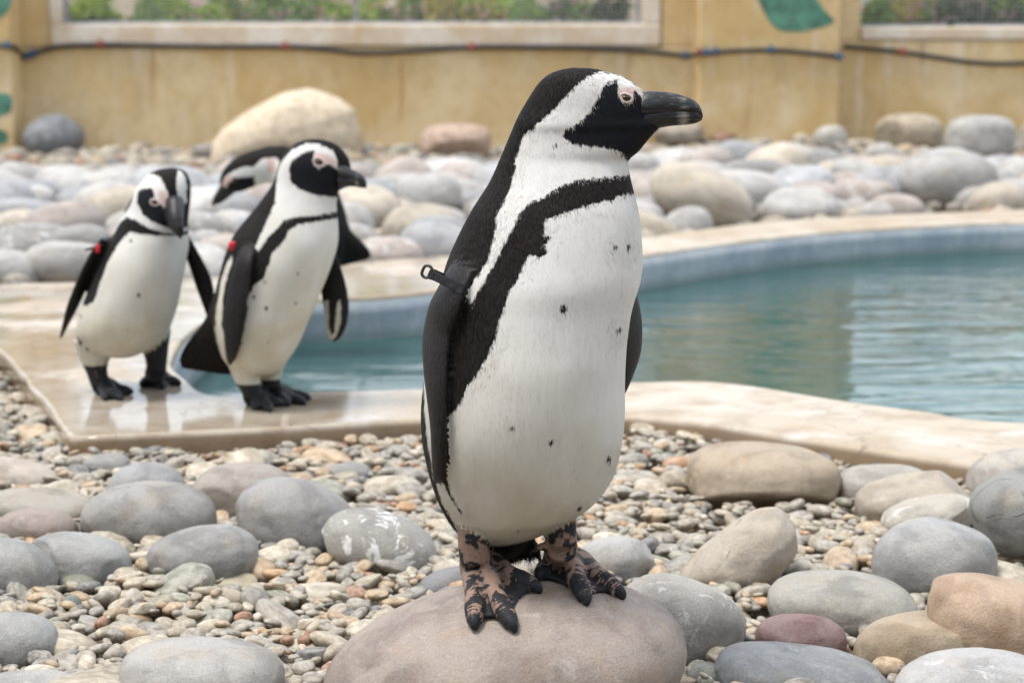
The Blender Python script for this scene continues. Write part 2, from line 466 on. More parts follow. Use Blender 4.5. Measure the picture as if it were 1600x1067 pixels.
# ------------------------------------------------------------------ ground, deck, pool
def build_ground():
    xs = np.unique(np.concatenate([np.arange(-40, -5, 2.5), np.arange(-5, 6.5, 0.06), np.arange(7, 41, 2.5)]))
    ys = np.unique(np.concatenate([np.arange(-20, 1, 1.5), np.arange(1, 10, 0.06), np.arange(10, 18.5, 0.1), np.arange(20, 90, 3)]))
    X, Y = np.meshgrid(xs, ys)
    Z = ground_z(X.ravel(), Y.ravel())
    P = np.c_[X.ravel(), Y.ravel()]
    near = (np.abs(P[:, 0]) < 7) & (P[:, 1] > 1.5) & (P[:, 1] < 11)
    d = np.full(len(P), -9.0)
    d[near] = sdist(OUTER, P[near])
    Z = np.where(d > 0.09, -1.0, Z - 0.015)
    nx = len(xs)
    idx = np.arange(len(P)).reshape(len(ys), nx)
    T = np.c_[idx[:-1, :-1].ravel(), idx[:-1, 1:].ravel(), idx[1:, 1:].ravel(), idx[1:, :-1].ravel()]
    me = fast_mesh('ground', np.c_[P, Z], T, 4)
    me.materials.append(M_GROUND)
    o = bpy.data.objects.new('ground', me); C.objects.link(o)
    tag(o, 'gravelly brown soil under the pebbles', 'ground', kind='structure')

def build_deck():
    cu = bpy.data.curves.new('pool_deck', 'CURVE')
    cu.dimensions = '2D'; cu.fill_mode = 'BOTH'
    jn = SineNoise(31, 3, 40, 20)
    for pts, amp in ((OUTER, 0.006), (POOL, 0.0015)):
        # a hand-laid edge is never quite straight
        q = []
        for i in range(len(pts)):
            a, b = np.array(pts[i]), np.array(pts[(i + 1) % len(pts)])
            n = max(1, int(np.linalg.norm(b - a) / 0.05))
            for k in range(n): q.append(a + (b - a) * k / n)
        q = np.array(q)
        q = q + amp * np.c_[jn(np.c_[q, q[:, 0] * 0]), jn(np.c_[q + 9, q[:, 0] * 0])]
        sp = cu.splines.new('POLY'); sp.points.add(len(q) - 1); sp.use_cyclic_u = True
        for i, p in enumerate(q): sp.points[i].co = (p[0], p[1], 0, 1)
    cu.extrude = 0.024; cu.bevel_depth = 0.009; cu.bevel_resolution = 2
    tmp = bpy.data.objects.new('tmp', cu); C.objects.link(tmp)
    dg = bpy.context.evaluated_depsgraph_get()
    me = bpy.data.meshes.new_from_object(tmp.evaluated_get(dg))
    bpy.data.objects.remove(tmp)
    me.name = 'pool_deck'; me.materials.clear(); me.materials.append(M_DECK)
    me.transform(Matrix.Translation((0, 0, -0.033)))
    o = bpy.data.objects.new('pool_deck', me); C.objects.link(o)
    tag(o, 'pale wet screed walkway round the pool', 'deck', kind='structure')

def build_pool():
    c = POOL.mean(0)
    n = len(POOL)
    # inward offset for the basin wall, so that it stands a little inside the deck's hole
    tn = np.roll(POOL, -1, 0) - np.roll(POOL, 1, 0)
    nr = np.c_[-tn[:, 1], tn[:, 0]]; nr /= np.linalg.norm(nr, axis=1)[:, None]
    s = 1 if inside(POOL, POOL[:1] + nr[:1] * 0.02)[0] else -1
    nr *= s
    rings = [(0.000, -0.026), (0.012, -0.012), (0.017, -0.05), (0.022, -0.3), (0.05, -0.52), (0.12, -0.6)]
    V, Fc = [], []
    for off, z in rings:
        q = POOL + nr * off
        V += [(x, y, z) for x, y in q]
    for r in range(len(rings) - 1):
        for i in range(n):
            j = (i + 1) % n
            Fc.append((r * n + i, r * n + j, (r + 1) * n + j, (r + 1) * n + i))
    o = mesh_obj('pool_basin', V, Fc, M_BASIN)
    bm = bmesh.new(); bm.from_mesh(o.data); bm.verts.ensure_lookup_table()
    bot = [bm.verts[(len(rings) - 1) * n + i] for i in range(n)]
    f = bm.faces.new(bot); bmesh.ops.triangulate(bm, faces=[f]); bm.to_mesh(o.data); bm.free()
    tag(o, 'grey painted inside of the pool', 'pool', kind='structure')
    bm = bmesh.new()
    vs = [bm.verts.new((*(POOL[i] + nr[i] * 0.012), WATER_Z)) for i in range(n)]
    f = bm.faces.new(vs); bm.normal_update()
    if f.normal.z < 0: bmesh.ops.reverse_faces(bm, faces=[f])
    bmesh.ops.triangulate(bm, faces=bm.faces[:])
    me = bpy.data.meshes.new('water'); bm.to_mesh(me); bm.free(); me.materials.append(M_WATER)
    o = bpy.data.objects.new('water', me); C.objects.link(o)
    tag(o, 'rippled teal pool water', 'water', kind='structure')

build_ground(); build_deck(); build_pool()

# ------------------------------------------------------------------ enclosure wall, hose, planting behind it
def box_mesh(name, lo, hi, mat, parent, bev=0.012, cuts=0):
    bm = bmesh.new()
    bmesh.ops.create_cube(bm, size=1)
    lo, hi = np.array(lo, float), np.array(hi, float)
    for v in bm.verts:
        v.co = Vector((lo + hi) / 2 + np.array(v.co) * (hi - lo))
    bmesh.ops.bevel(bm, geom=bm.edges[:], offset=bev, segments=3, affect='EDGES', profile=0.5)
    me = bpy.data.meshes.new(name); bm.to_mesh(me); bm.free()
    me.materials.append(mat)
    o = bpy.data.objects.new(name, me); C.objects.link(o); o.parent = parent
    return o

WZ = lambda py, Y=YW: at(800, py, Y)[2]
WX = lambda px, Y=YW: at(px, 100, Y)[0]
M_WIRE = mat_simple('galvanised_wire', (0.42, 0.43, 0.42), 0.45, 0.5, 0.7)
M_STEEL = mat_simple('grey_post', (0.36, 0.37, 0.38), 0.5, 0.5, 0.3)
M_LEAFP = mat_simple('green_paint', (0.085, 0.205, 0.145), 0.7, 0.3, 0, 0.35, 9)

def wire_mesh(name, x0, x1, z0, z1, y, step, r, parent):
    V, Fc = [], []
    def stick(a, b, ax):
        k = len(V)
        o1, o2 = (np.array([r, 0, 0]), np.array([0, r, 0])) if ax == 'z' else (np.array([0, 0, r]), np.array([0, r, 0]))
        for p in (a, b):
            for s1, s2 in ((1, 0), (0, 1), (-1, 0), (0, -1)):
                V.append(np.array(p) + o1 * s1 + o2 * s2)
        for i in range(4): Fc.append((k + i, k + (i + 1) % 4, k + 4 + (i + 1) % 4, k + 4 + i))
    x = x0 + step / 2
    while x < x1: stick((x, y, z0), (x, y, z1), 'z'); x += step
    z = z0 + step / 2
    while z < z1: stick((x0, y + 2 * r, z), (x1, y + 2 * r, z), 'x'); z += step
    o = mesh_obj(name, V, Fc, M_WIRE, parent)
    o['kind'] = 'stuff'
    return o

def leaf_slab(name, pts, Y, parent, tips=1):
    """flat painted leaf: a 3 mm layer of paint on the plaster"""
    bm = bmesh.new()
    q = catmull([at(x, y, Y) for x, y in pts], 6, True)
    vs = [bm.verts.new((p[0], Y, p[2])) for p in q]
    f = bm.faces.new(vs)
    r = bmesh.ops.extrude_face_region(bm, geom=[f])
    for v in r['geom']:
        if isinstance(v, bmesh.types.BMVert): v.co.y += 0.008
    bmesh.ops.recalc_face_normals(bm, faces=bm.faces[:])
    me = bpy.data.meshes.new(name); bm.to_mesh(me); bm.free(); me.materials.append(M_LEAFP)
    o = bpy.data.objects.new(name, me); C.objects.link(o); o.parent = parent
    return o

def build_wall():
    root = empty('enclosure_wall')
    tag(root, 'ochre stucco enclosure wall with wire mesh windows behind the pool', 'wall')
    TOP = 3.0
    YB = YW + 0.22
    sill = WZ(62)
    sill2 = WZ(64)
    # left bay
    xl0, xl1 = WX(-900), WX(1092)
    o0, o1 = WX(92), WX(1004)
    box_mesh('low_wall', (WX(-10), YW, -0.2), (xl1, YB, WZ(74)), M_STUCCO, root)
    # ledge under the opening, proud of the wall
    box_mesh('sill', (WX(80), YW - 0.018, WZ(73)), (WX(1032), YB - 0.004, WZ(38)), M_SILL, root, 0.02)
    box_mesh('jamb', (WX(-8), YW + 0.003, WZ(74) + 0.002), (WX(79), YB - 0.003, TOP), M_STUCCO, root)
    box_mesh('jamb', (WX(1033), YW + 0.003, WZ(74) + 0.002), (xl1 - 0.003, YB - 0.003, TOP), M_STUCCO, root)
    box_mesh('reveal', (WX(80), YW - 0.012, WZ(38) + 0.002), (WX(96), YB - 0.006, TOP - 0.02), M_SILL, root, 0.008)
    box_mesh('reveal', (WX(1006), YW - 0.012, WZ(38) + 0.002), (WX(1031), YB - 0.006, TOP - 0.02), M_SILL, root, 0.008)
    # pillar between the bays
    YP = YW - 0.27
    px0, px1 = WX(1092, YP), WX(1312, YP)
    box_mesh('pillar', (px0, YP, -0.2), (px1, YB + 0.05, 3.4), M_STUCCO, root, 0.02)
    leaf_slab('painted_leaf', [(1150, -60), (1168, -40), (1190, 12), (1212, 44), (1245, 50), (1280, 44), (1303, 34), (1290, 18), (1268, -12), (1240, -50), (1200, -95), (1160, -110)], YP - 0.004, root)
    # right bay
    xr0, xr1 = px1 - 0.01, WX(4300)
    box_mesh('low_wall', (xr0, YW + 0.02, -0.2), (xr1, YB, WZ(64)), M_STUCCO, root)
    box_mesh('sill', (WX(1345), YW + 0.006, WZ(63)), (xr1, YB - 0.004, WZ(42)), M_SILL, root, 0.02)
    box_mesh('jamb', (xr0 + 0.002, YW + 0.023, WZ(64) + 0.002), (WX(1344), YB - 0.003, TOP), M_STUCCO, root)
    # left pillar, in front of the wall, cut by the frame
    YL = YW - 0.30
    lp = box_mesh('pillar', (WX(-420, YL), YL, -0.2), (WX(19, YL), YB + 0.05, 3.4), M_STUCCO, root, 0.02)
    leaf_slab('painted_leaf', [(-40, -40), (-10, -45), (16, -20), (17, 6), (6, 24), (-20, 34), (-45, 5)], YL - 0.004, root)
    leaf_slab('painted_leaf', [(-60, 152), (-20, 146), (14, 148), (18, 165), (12, 178), (-20, 184), (-60, 176)], YL - 0.004, root)
    leaf_slab('painted_leaf', [(-50, 205), (-20, 200), (8, 206), (10, 222), (-20, 228), (-50, 222)], YL - 0.004, root)
    box_mesh('low_wall', (-16.0, YW + 0.01, -0.2), (WX(-420, YL) + 0.01, YB - 0.01, WZ(70)), M_STUCCO, root)
    # mesh panels and posts
    wire_mesh('wire_mesh', o0, o1 + 0.01, WZ(38), 2.6, YW + 0.13, 0.034, 0.0018, root)
    wire_mesh('wire_mesh', WX(1344), xr1, WZ(42), 2.6, YW + 0.14, 0.040, 0.0021, root)
    for px in (100, 555, 998):
        box_mesh('mesh_post', (WX(px) - 0.018, YW + 0.136, WZ(38) - 0.01), (WX(px) + 0.018, YW + 0.168, 2.65), M_STEEL, root, 0.004)
    box_mesh('mesh_rail', (WX(97), YW + 0.118, WZ(38.5)), (WX(1003), YW + 0.134, WZ(33)), M_STEEL, root, 0.003)
    box_mesh('mesh_rail', (WX(1348), YW + 0.128, WZ(42.5)), (xr1 - 0.02, YW + 0.144, WZ(37.5)), M_STEEL, root, 0.003)
build_wall()

def tube_mesh(path, radii, seg=10, ref=(0, 0, 1)):
    path = np.array(path, float); n = len(path)
    if np.isscalar(radii): radii = [radii] * n
    V, Fc = [], []
    ref = np.array(ref, float)
    for i in range(n):
        t = path[min(i + 1, n - 1)] - path[max(i - 1, 0)]
        t /= np.linalg.norm(t) + 1e-12
        u = ref - t * (ref @ t)
        if np.linalg.norm(u) < 1e-4: u = np.array([1.0, 0, 0]) - t * t[0]
        u /= np.linalg.norm(u); w = np.cross(t, u)
        ra = radii[i] if np.isscalar(radii[i]) else radii[i][0]
        rb = radii[i] if np.isscalar(radii[i]) else radii[i][1]
        for k in range(seg):
            a = 2 * math.pi * k / seg
            V.append(path[i] + u * ra * math.cos(a) + w * rb * math.sin(a))
    for i in range(n - 1):
        for k in range(seg):
            k2 = (k + 1) % seg
            Fc.append((i * seg + k, i * seg + k2, (i + 1) * seg + k2, (i + 1) * seg + k))
    Fc.append(tuple(range(seg - 1, -1, -1))); Fc.append(tuple((n - 1) * seg + k for k in range(seg)))
    return np.array(V), Fc

def build_hoses():
    M_H = mat_simple('black_hose', (0.022, 0.022, 0.024), 0.45, 0.4)
    M_RED = mat_simple('red_clip', (0.26, 0.06, 0.045), 0.6)
    M_BLUE = mat_simple('blue_clip', (0.03, 0.08, 0.16), 0.6)
    YP = YW - 0.27; YL = YW - 0.30
    def hose(pts, label, clips):
        P = catmull([at(x, y, Y) for x, y, Y in pts], 8)
        V, Fc = tube_mesh(P, 0.0185, 10, (0, 1, 0))
        o = mesh_obj('hose', V, Fc, M_H)
        tag(o, label, 'hose', 'black hoses clipped along the wall')
        for x, y, Y, m in clips:
            c = at(x, y, Y)
            i = int(np.argmin(((P - c) ** 2).sum(1)))
            t = P[min(i + 1, len(P) - 1)] - P[max(i - 1, 0)]; t /= np.linalg.norm(t)
            cc = P[i]
            V2, F2 = tube_mesh([cc - t * 0.026, cc - t * 0.022, cc + t * 0.022, cc + t * 0.026], [0.0195, 0.026, 0.026, 0.0195], 10, (0, 1, 0))
            b = len(V2)
            # screw lug on top
            V3, F3 = tube_mesh([cc + np.array([0, -0.004, 0.016]), cc + np.array([0, -0.004, 0.042])], 0.011, 8, (1, 0, 0))
            cl = mesh_obj('clip', np.vstack([V2, V3]), F2 + [tuple(i + b for i in f) for f in F3], {'r': M_RED, 'b': M_BLUE}[m], o)
    W = YW - 0.034
    hose([(x, y, W) for x, y in [(42, 88), (70, 78), (100, 72.5), (157, 70), (230, 71), (300, 72.5), (380, 73), (445, 73), (510, 78), (565, 83), (650, 80), (737, 74), (820, 74), (900, 75), (1000, 80), (1040, 84), (1072, 88)]],
         'black hose sagging along the stucco below the wide mesh window',
         [(42, 88, W, 'b'), (54, 84, W, 'b'), (157, 70, W, 'r'), (445, 73, W, 'r'), (737, 74, W, 'r'), (1070, 88, W, 'b')])
    hose([(1076, 88, W - 0.01), (1088, 86, YW - 0.12), (1092, 83, YP - 0.04), (1104, 83, YP - 0.034), (1150, 80, YP - 0.034), (1205, 79, YP - 0.034), (1260, 83, YP - 0.034), (1312, 89, YP - 0.034)],
         'short black hose crossing the pillar under the painted leaf',
         [(1092, 82, YP - 0.034, 'r'), (1106, 83, YP - 0.034, 'b'), (1118, 82, YP - 0.034, 'b'), (1205, 79, YP - 0.034, 'b'), (1309, 89, YP - 0.034, 'b')])
    W2 = YW - 0.014
    hose([(x, y, W2) for x, y in [(1318, 73), (1345, 75), (1410, 82), (1470, 91), (1520, 98), (1570, 100), (1640, 97), (1750, 90), (1900, 88), (2200, 90), (2700, 84), (3200, 90), (4200, 86)]],
         'black hose drooping along the wall right of the pillar',
         [(1411, 82, W2, 'r'), (1700, 93, W2, 'r')])
    hose([(-400, 66, YL - 0.034), (-200, 70, YL - 0.034), (0, 72, YL - 0.034), (14, 72, YL - 0.036), (23, 74, YL - 0.03), (27, 78, YW - 0.15), (30, 84, W - 0.01), (38, 90, W)],
         'black hose bending round the edge of the far left pillar',
         [(6, 72, YL - 0.034, 'b'), (-150, 70, YL - 0.034, 'r')])
build_hoses()

def mat_leaf(name, c1, c2):
    k = NT(name)
    p = k.n('ShaderNodeNewGeometry').outputs['Position']
    n = k.noise(p, 14, 2); 
    c = k.mix(k.ramp(n, 0.3, 0.7), c1, c2)
    b = k.bsdf(c, 0.55, 0.3)
    tl = k.n('ShaderNodeBsdfTranslucent'); k.set(tl.inputs[0], c)
    m = k.n('ShaderNodeMixShader'); m.inputs[0].default_value = 0.25
    k.set(m.inputs[1], b); k.set(m.inputs[2], tl)
    return k.done(m)

def build_plants():
    kinds = {
        'lime': (mat_leaf('lime_leaf', (0.20, 0.32, 0.03), (0.38, 0.50, 0.07)), 'lime green clump of foliage'),
        'green': (mat_leaf('green_leaf', (0.12, 0.21, 0.04), (0.23, 0.34, 0.09)), 'mid green leafy shrub'),
        'dark': (mat_leaf('dark_leaf', (0.03, 0.055, 0.025), (0.06, 0.09, 0.04)), 'dark green leafy shrub'),
        'yellow': (mat_leaf('yellow_leaf', (0.25, 0.22, 0.04), (0.42, 0.35, 0.08)), 'yellow flowering shrub'),
    }
    M_STEM = mat_simple('woody_stem', (0.14, 0.10, 0.06), 0.8)
    M_PINK = mat_leaf('pink_petal', (0.55, 0.28, 0.33), (0.75, 0.5, 0.52))
    M_ORA = mat_leaf('orange_petal', (0.6, 0.25, 0.05), (0.75, 0.42, 0.15))
    spec = [(60, 'dark', 0), (140, 'lime', 0), (250, 'green', 0), (290, 'lime', 1), (375, 'green', 2), (450, 'green', 1), (500, 'lime', 1), (570, 'lime', 2), (640, 'green', 1), (700, 'yellow', 1), (755, 'lime', 0), (860, 'green', 1), (930, 'dark', 0),
            (1360, 'green', 0), (1410, 'yellow', 1), (1455, 'green', 1), (1500, 'dark', 1), (1545, 'dark', 0), (1590, 'lime', 0), (1660, 'green', 0)]
    where = {}
    for i, (px, kd, fl) in enumerate(spec):
        r = np.random.default_rng(100 + i)
        Y = YW + 0.55 + (0.8 if px < 1100 else 0.5) * r.random()
        x = at(px, 20, Y)[0]
        zb = float(ground_z(x, Y))
        h = 0.26 + 0.10 * r.random(); w = 0.32 + 0.16 * r.random()
        root = empty('shrub', (x, Y, zb))
        fl_txt = ['', ' with pink flowers', ' with orange and pink flowers'][fl]
        win = 'the wide mesh window' if px < 1100 else 'the mesh window right of the pillar'
        tag(root, kinds[kd][1] + fl_txt + ' behind ' + win, 'shrub', 'shrubs behind the wall')
        V, Fc = [], []
        n = 1500
        for _ in range(n):
            u = r.normal(size=3); u /= np.linalg.norm(u); u[2] = abs(u[2])
            rad = r.random() ** 0.4
            p = np.array([u[0] * w, u[1] * w, u[2] * h]) * rad * (0.8 + 0.4 * math.sin(u[0] * 5 + i))
            a = r.normal(size=3); a /= np.linalg.norm(a); b = np.cross(a, u); b /= np.linalg.norm(b) + 1e-9
            s = 0.024 + 0.02 * r.random()
            k = len(V); V += [p - a * s, p + b * s * 0.45, p + a * s, p - b * s * 0.45]; Fc.append((k, k + 1, k + 2, k + 3))
        mesh_obj('foliage', V, Fc, kinds[kd][0], root)
        SV, SF = [], []
        for _ in range(6):
            a = r.uniform(0, 6.28); d = np.array([math.cos(a) * w * 0.6, math.sin(a) * w * 0.6, h * 0.8])
            v, f = tube_mesh([np.zeros(3) - [0, 0, 0.02], d * 0.5 + [0, 0, 0.03], d], [0.008, 0.006, 0.002], 6, (1, 0, 0))
            k = len(SV); SV += list(v); SF += [tuple(q + k for q in ff) for ff in f]
        mesh_obj('stem', SV, SF, M_STEM, root)
        if fl:
            for mi, mm in enumerate([M_PINK, M_ORA][:fl]):
                V, Fc = [], []
                for _ in range(26):
                    u = r.normal(size=3); u /= np.linalg.norm(u); u[2] = abs(u[2]); u[1] = -abs(u[1])
                    p = np.array([u[0] * w, u[1] * w, u[2] * h]) * 1.02
                    for q in range(5):
                        a = q * 1.257; d1 = np.array([math.cos(a), 0.2, math.sin(a)]); d2 = np.array([math.cos(a + 0.6), 0.2, math.sin(a + 0.6)])
                        k = len(V); V += [p, p + d1 * 0.02, p + (d1 + d2) * 0.014, p + d2 * 0.02]; Fc.append((k, k + 1, k + 2, k + 3))
                o = mesh_obj('flowers', V, Fc, mm, root); o['kind'] = 'stuff'
build_plants()

def build_shade_trees():  # trees added behind the camera, out of view, to cut low sky light
    M_L = mat_leaf('tree_leaf', (0.035, 0.06, 0.02), (0.07, 0.11, 0.035))
    M_T = mat_simple('tree_bark', (0.10, 0.075, 0.05), 0.85)
    proto = None
    spots = [(-9, -3.5), (-6.4, -4.6), (-3.8, -5.2), (-1.2, -5.6), (1.4, -5.4), (4.0, -5.0), (6.6, -4.4), (9.2, -3.2), (-9.5, 0.2), (-9.8, 3.8), (10.2, 0.6)]
    for i, (x, y) in enumerate(spots):
        r = np.random.default_rng(40 + i)
        sc = r.uniform(0.9, 1.15)
        root = empty('shade_tree', (x, y, -0.06)); root.rotation_euler.z = r.uniform(0, 6.28); root.scale = (sc, sc, sc)
        tag(root, 'dense dark green tree added out of view to block low light', 'shade_tree', 'trees added out of view to block low light')
        if proto is None:
            rr = np.random.default_rng(5)
            V, Fc = [], []
            lob = [(rr.normal(size=3) * np.array([0.75, 0.75, 0.9]) + np.array([0, 0, 2.5]), rr.uniform(0.6, 1.0)) for _ in range(16)]
            for c_, rad in lob:
                for _ in range(170):
                    u = rr.normal(size=3); u /= np.linalg.norm(u)
                    p = c_ + u * rad * rr.random() ** 0.35
                    a = rr.normal(size=3); a /= np.linalg.norm(a); b = np.cross(a, u); b /= np.linalg.norm(b) + 1e-9
                    k = len(V); sz = rr.uniform(0.09, 0.17); V += [p - a * sz, p + b * sz * 0.5, p + a * sz, p - b * sz * 0.5]; Fc.append((k, k + 1, k + 2, k + 3))
            cr = mesh_obj('crown', V, Fc, M_L, root)
            tv, tf = tube_mesh([(0, 0, -0.1), (0.05, 0, 0.8), (0, 0.06, 1.6), (0.1, 0, 2.6), (0.1, 0.1, 3.2)], [0.16, 0.13, 0.11, 0.07, 0.03], 12, (1, 0, 0))
            for q in range(5):
                an = q * 1.3; v2, f2 = tube_mesh([(0.03, 0.03, 1.2 + 0.2 * q), (0.5 * math.cos(an), 0.5 * math.sin(an), 1.8 + 0.2 * q), (1.1 * math.cos(an), 1.1 * math.sin(an), 2.3 + 0.2 * q)], [0.06, 0.04, 0.015], 8, (0, 0, 1))
                o_ = len(tv); tv = np.vstack([tv, v2]); tf = tf + [tuple(k + o_ for k in f) for f in f2]
            tr = mesh_obj('trunk', tv, tf, M_T, root)
            proto = (cr, tr)
        else:
            for o in proto:
                c = o.copy(); C.objects.link(c); c.parent = root
build_shade_trees()

# ------------------------------------------------------------------ stones
def ico(sub):
    bm = bmesh.new(); bmesh.ops.create_icosphere(bm, subdivisions=sub, radius=1)
    V = np.array([v.co for v in bm.verts]); T = np.array([[v.index for v in f.verts] for f in bm.faces])
    bm.free(); return V, T
ICO = {s: ico(s) for s in (2, 3, 5)}
ICO[1] = ico(1)

def stone_shape(sub, seed, rough=0.06, power=2.3, cuts=0, cutd=0.82):
    V, T = ICO[sub]
    r = np.random.default_rng(seed)
    s = (np.abs(V) ** power).sum(1) ** (-1 / power)
    P = V * s[:, None]
    P = P * (1 + rough * SineNoise(seed, 1.0, 3.2)(V))[:, None]
    for _ in range(cuts):
        n = r.normal(size=3); n /= np.linalg.norm(n)
        d = P @ n
        ex = np.maximum(0, d - cutd * (0.85 + 0.3 * r.random()))
        P = P - n * (ex * 0.85)[:, None]
    if sub >= 5:
        P = P * (1 + 0.006 * SineNoise(seed + 50, 8, 30)(V))[:, None]
    return P, T

STONES = []           # (x, y, z, a, b, c) footprints for the pebble packer

def lin(c):            # sRGB 0..255 -> linear albedo
    return tuple(((x / 255) / 12.92 if x / 255 < 0.04045 else ((x / 255 + 0.055) / 1.055) ** 2.4) for x in c)

def boulder(bbox, col, label, tilt=0.0, dr=0.8, power=2.3, rough=0.065, cuts=2, seed=None, stain=0.12, emb=0.82, lift=0.0, cat='stone', group=None, name='boulder', yaw=0.0, cutd=0.9):
    x0, y0, x1, y1 = bbox
    cx, cy = (x0 + x1) / 2, (y0 + y1) / 2
    Y = 3.0
    for _ in range(25):
        s = Y / F
        hw, hh = (x1 - x0) / 2 * s, (y1 - y0) / 2 * s
        th = R(tilt)
        a, c = hw, hh
        if abs(tilt) > 3:          # undo the bounding box of a turned ellipse
            ct, st = math.cos(th) ** 2, math.sin(th) ** 2
            det = ct * ct - st * st
            a = math.sqrt(max((hw * hw * ct - hh * hh * st) / det, (0.3 * hw) ** 2)); c = math.sqrt(max((hh * hh * ct - hw * hw * st) / det, (0.25 * hw) ** 2))
        b = dr * a
        p = math.atan2(cy - 120, F)
        c = math.sqrt(max((c / math.cos(p)) ** 2 - (b * math.tan(p)) ** 2, (0.45 * c) ** 2))
        q = at(cx, cy, Y)
        zt = float(ground_z(q[0], Y)) + c * emb + lift
        d = ray(cx, cy)
        Yn = (zt - CAMZ) / d[2] * d[1]
        Y = 0.5 * Y + 0.5 * min(max(Yn, 1.7), YW - 0.35)
    q = at(cx, cy, Y)
    seed = seed if seed is not None else int(abs(cx * 7 + cy * 13))
    P, T = stone_shape(5, seed, rough, power, cuts, cutd)
    # keep the bounding box
    P = P / np.abs(P).max(0)
    P = P * np.array([a, b, c])
    ct, st = math.cos(th), math.sin(th)
    rot = np.array([[ct, 0, st], [0, 1, 0], [-st, 0, ct]])
    P = P @ rot.T
    me = fast_mesh(name, P, T, 3); me.materials.append(M_ROCK)
    o = bpy.data.objects.new(name, me); C.objects.link(o)
    o.location = tuple(q)
    o.color = (*lin(col), 1)
    o['stain'] = float(stain); o['crack'] = 1.0 if ('with a crack' in label or 'cracked boulder' in label) else 0.0
    tag(o, label, cat, group or 'boulders among the pebbles')
    STONES.append((q[0], q[1], q[2], max(hw, 0.01), b, c))
    return o

# the stone the tall penguin stands on: an exact ellipsoid so that the feet rest on it
ROCK_C = at(789, 1046, 1.985)
ROCK_A = np.array([0.194, 0.155, 0.094])
ROCK_TH = R(-8.0)
_ct, _st = math.cos(ROCK_TH), math.sin(ROCK_TH)
ROCK_M = np.array([[_ct, 0, _st], [0, 1, 0], [-_st, 0, _ct]])
def rock_hit(px, py):
    d = ray(px, py)
    o = (ROCK_M.T @ (CAM - ROCK_C)) / ROCK_A; dd = (ROCK_M.T @ d) / ROCK_A
    A, B, Cc = dd @ dd, 2 * o @ dd, o @ o - 1
    disc = B * B - 4 * A * Cc
    if disc < 0:                                   # past the rim: closest point of the outline
        t = -B / (2 * A)
    else: t = (-B - math.sqrt(disc)) / (2 * A)
    u = o + t * dd; u /= np.linalg.norm(u)
    n = ROCK_M @ (u / ROCK_A); n /= np.linalg.norm(n)
    return ROCK_M @ (u * ROCK_A) + ROCK_C, n

def build_main_rock():
    V, T = ICO[5]
    P = V * (1 + 0.012 * SineNoise(4, 1.5, 4)(V) + 0.003 * SineNoise(5, 8, 30)(V))[:, None]
    P = (P * ROCK_A) @ ROCK_M.T
    me = fast_mesh('boulder', P, T, 3); me.materials.append(M_ROCK)
    o = bpy.data.objects.new('boulder', me); C.objects.link(o)
    o.location = tuple(ROCK_C); o.color = (*lin((152, 139, 130)), 1); o['stain'] = 0.16; o['crack'] = 0.0
    tag(o, 'large smooth pinkish brown boulder under the tall penguin\'s feet', 'stone', 'boulders among the pebbles')
    STONES.append((ROCK_C[0], ROCK_C[1], ROCK_C[2], *ROCK_A))
build_main_rock()

def outline_boulder(pts, Y, thick, col, label, stain=0.2, seed=3, group='boulders at the wall', rough=0.02):
    c = np.array(pts, float).mean(0)
    q = []
    for a, b in zip(pts, pts[1:] + pts[:1]):
        for t in np.linspace(0, 1, 7)[:-1]: q.append((a[0] + (b[0] - a[0]) * t, a[1] + (b[1] - a[1]) * t))
    q = np.array(q)
    q = (np.roll(q, 1, 0) + q * 2 + np.roll(q, -1, 0)) / 4
    n = len(q); L = 17
    V, Fc = [], []
    for j in range(L):
        t = -math.cos(math.pi * j / (L - 1))
        s_ = max(0.02, (1 - abs(t) ** 2.6)) ** 0.42
        for x, y in q:
            p = at(c[0] + (x - c[0]) * s_, c[1] + (y - c[1]) * s_, Y)
            V.append((p[0], Y + thick * t, p[2]))
    for j in range(L - 1):
        for i in range(n):
            k = (i + 1) % n; Fc.append((j * n + i, j * n + k, (j + 1) * n + k, (j + 1) * n + i))
    Fc.append(tuple(range(n))); Fc.append(tuple((L - 1) * n + i for i in range(n - 1, -1, -1)))
    V = np.array(V); ctr = V.mean(0); size = np.abs(V - ctr).max()
    D = (V - ctr) / size
    V = ctr + (V - ctr) * (1 + rough * SineNoise(seed, 3, 12)(D) + rough * 0.25 * SineNoise(seed + 1, 14, 40)(D))[:, None]
    o = mesh_obj('boulder', V - ctr, Fc, M_ROCK)
    bm = bmesh.new(); bm.from_mesh(o.data); bmesh.ops.recalc_face_normals(bm, faces=bm.faces[:]); bm.to_mesh(o.data); bm.free()
    o.location = tuple(ctr); o.color = (*lin(col), 1); o['stain'] = float(stain); o['crack'] = 1.0 if ('with a crack' in label or 'cracked boulder' in label) else 0.0
    tag(o, label, 'stone', group)
    STONES.append((ctr[0], ctr[1], ctr[2], *(np.abs(V - ctr).max(0))))
outline_boulder([(326, 252), (332, 228), (350, 200), (395, 168), (442, 145), (482, 139), (528, 152), (556, 172), (562, 215), (556, 262), (440, 272), (350, 268)], 14.6, 0.45, (216, 200, 174), 'huge angular cream boulder leaning against the wall', 0.3)
outline_boulder([(1060, 900), (1092, 862), (1140, 824), (1186, 800), (1222, 797), (1244, 822), (1240, 858), (1214, 900), (1180, 936), (1128, 944), (1078, 936)], float(at(1150, 865, 2.0)[1] * 0 + 2.5), 0.062, (172, 162, 148), 'tilted broken-ended beige boulder with a crack', 0.25, 9, 'boulders among the pebbles', 0.025)
G1, G2, G3 = (154, 151, 146), (150, 151, 150), (160, 154, 145)
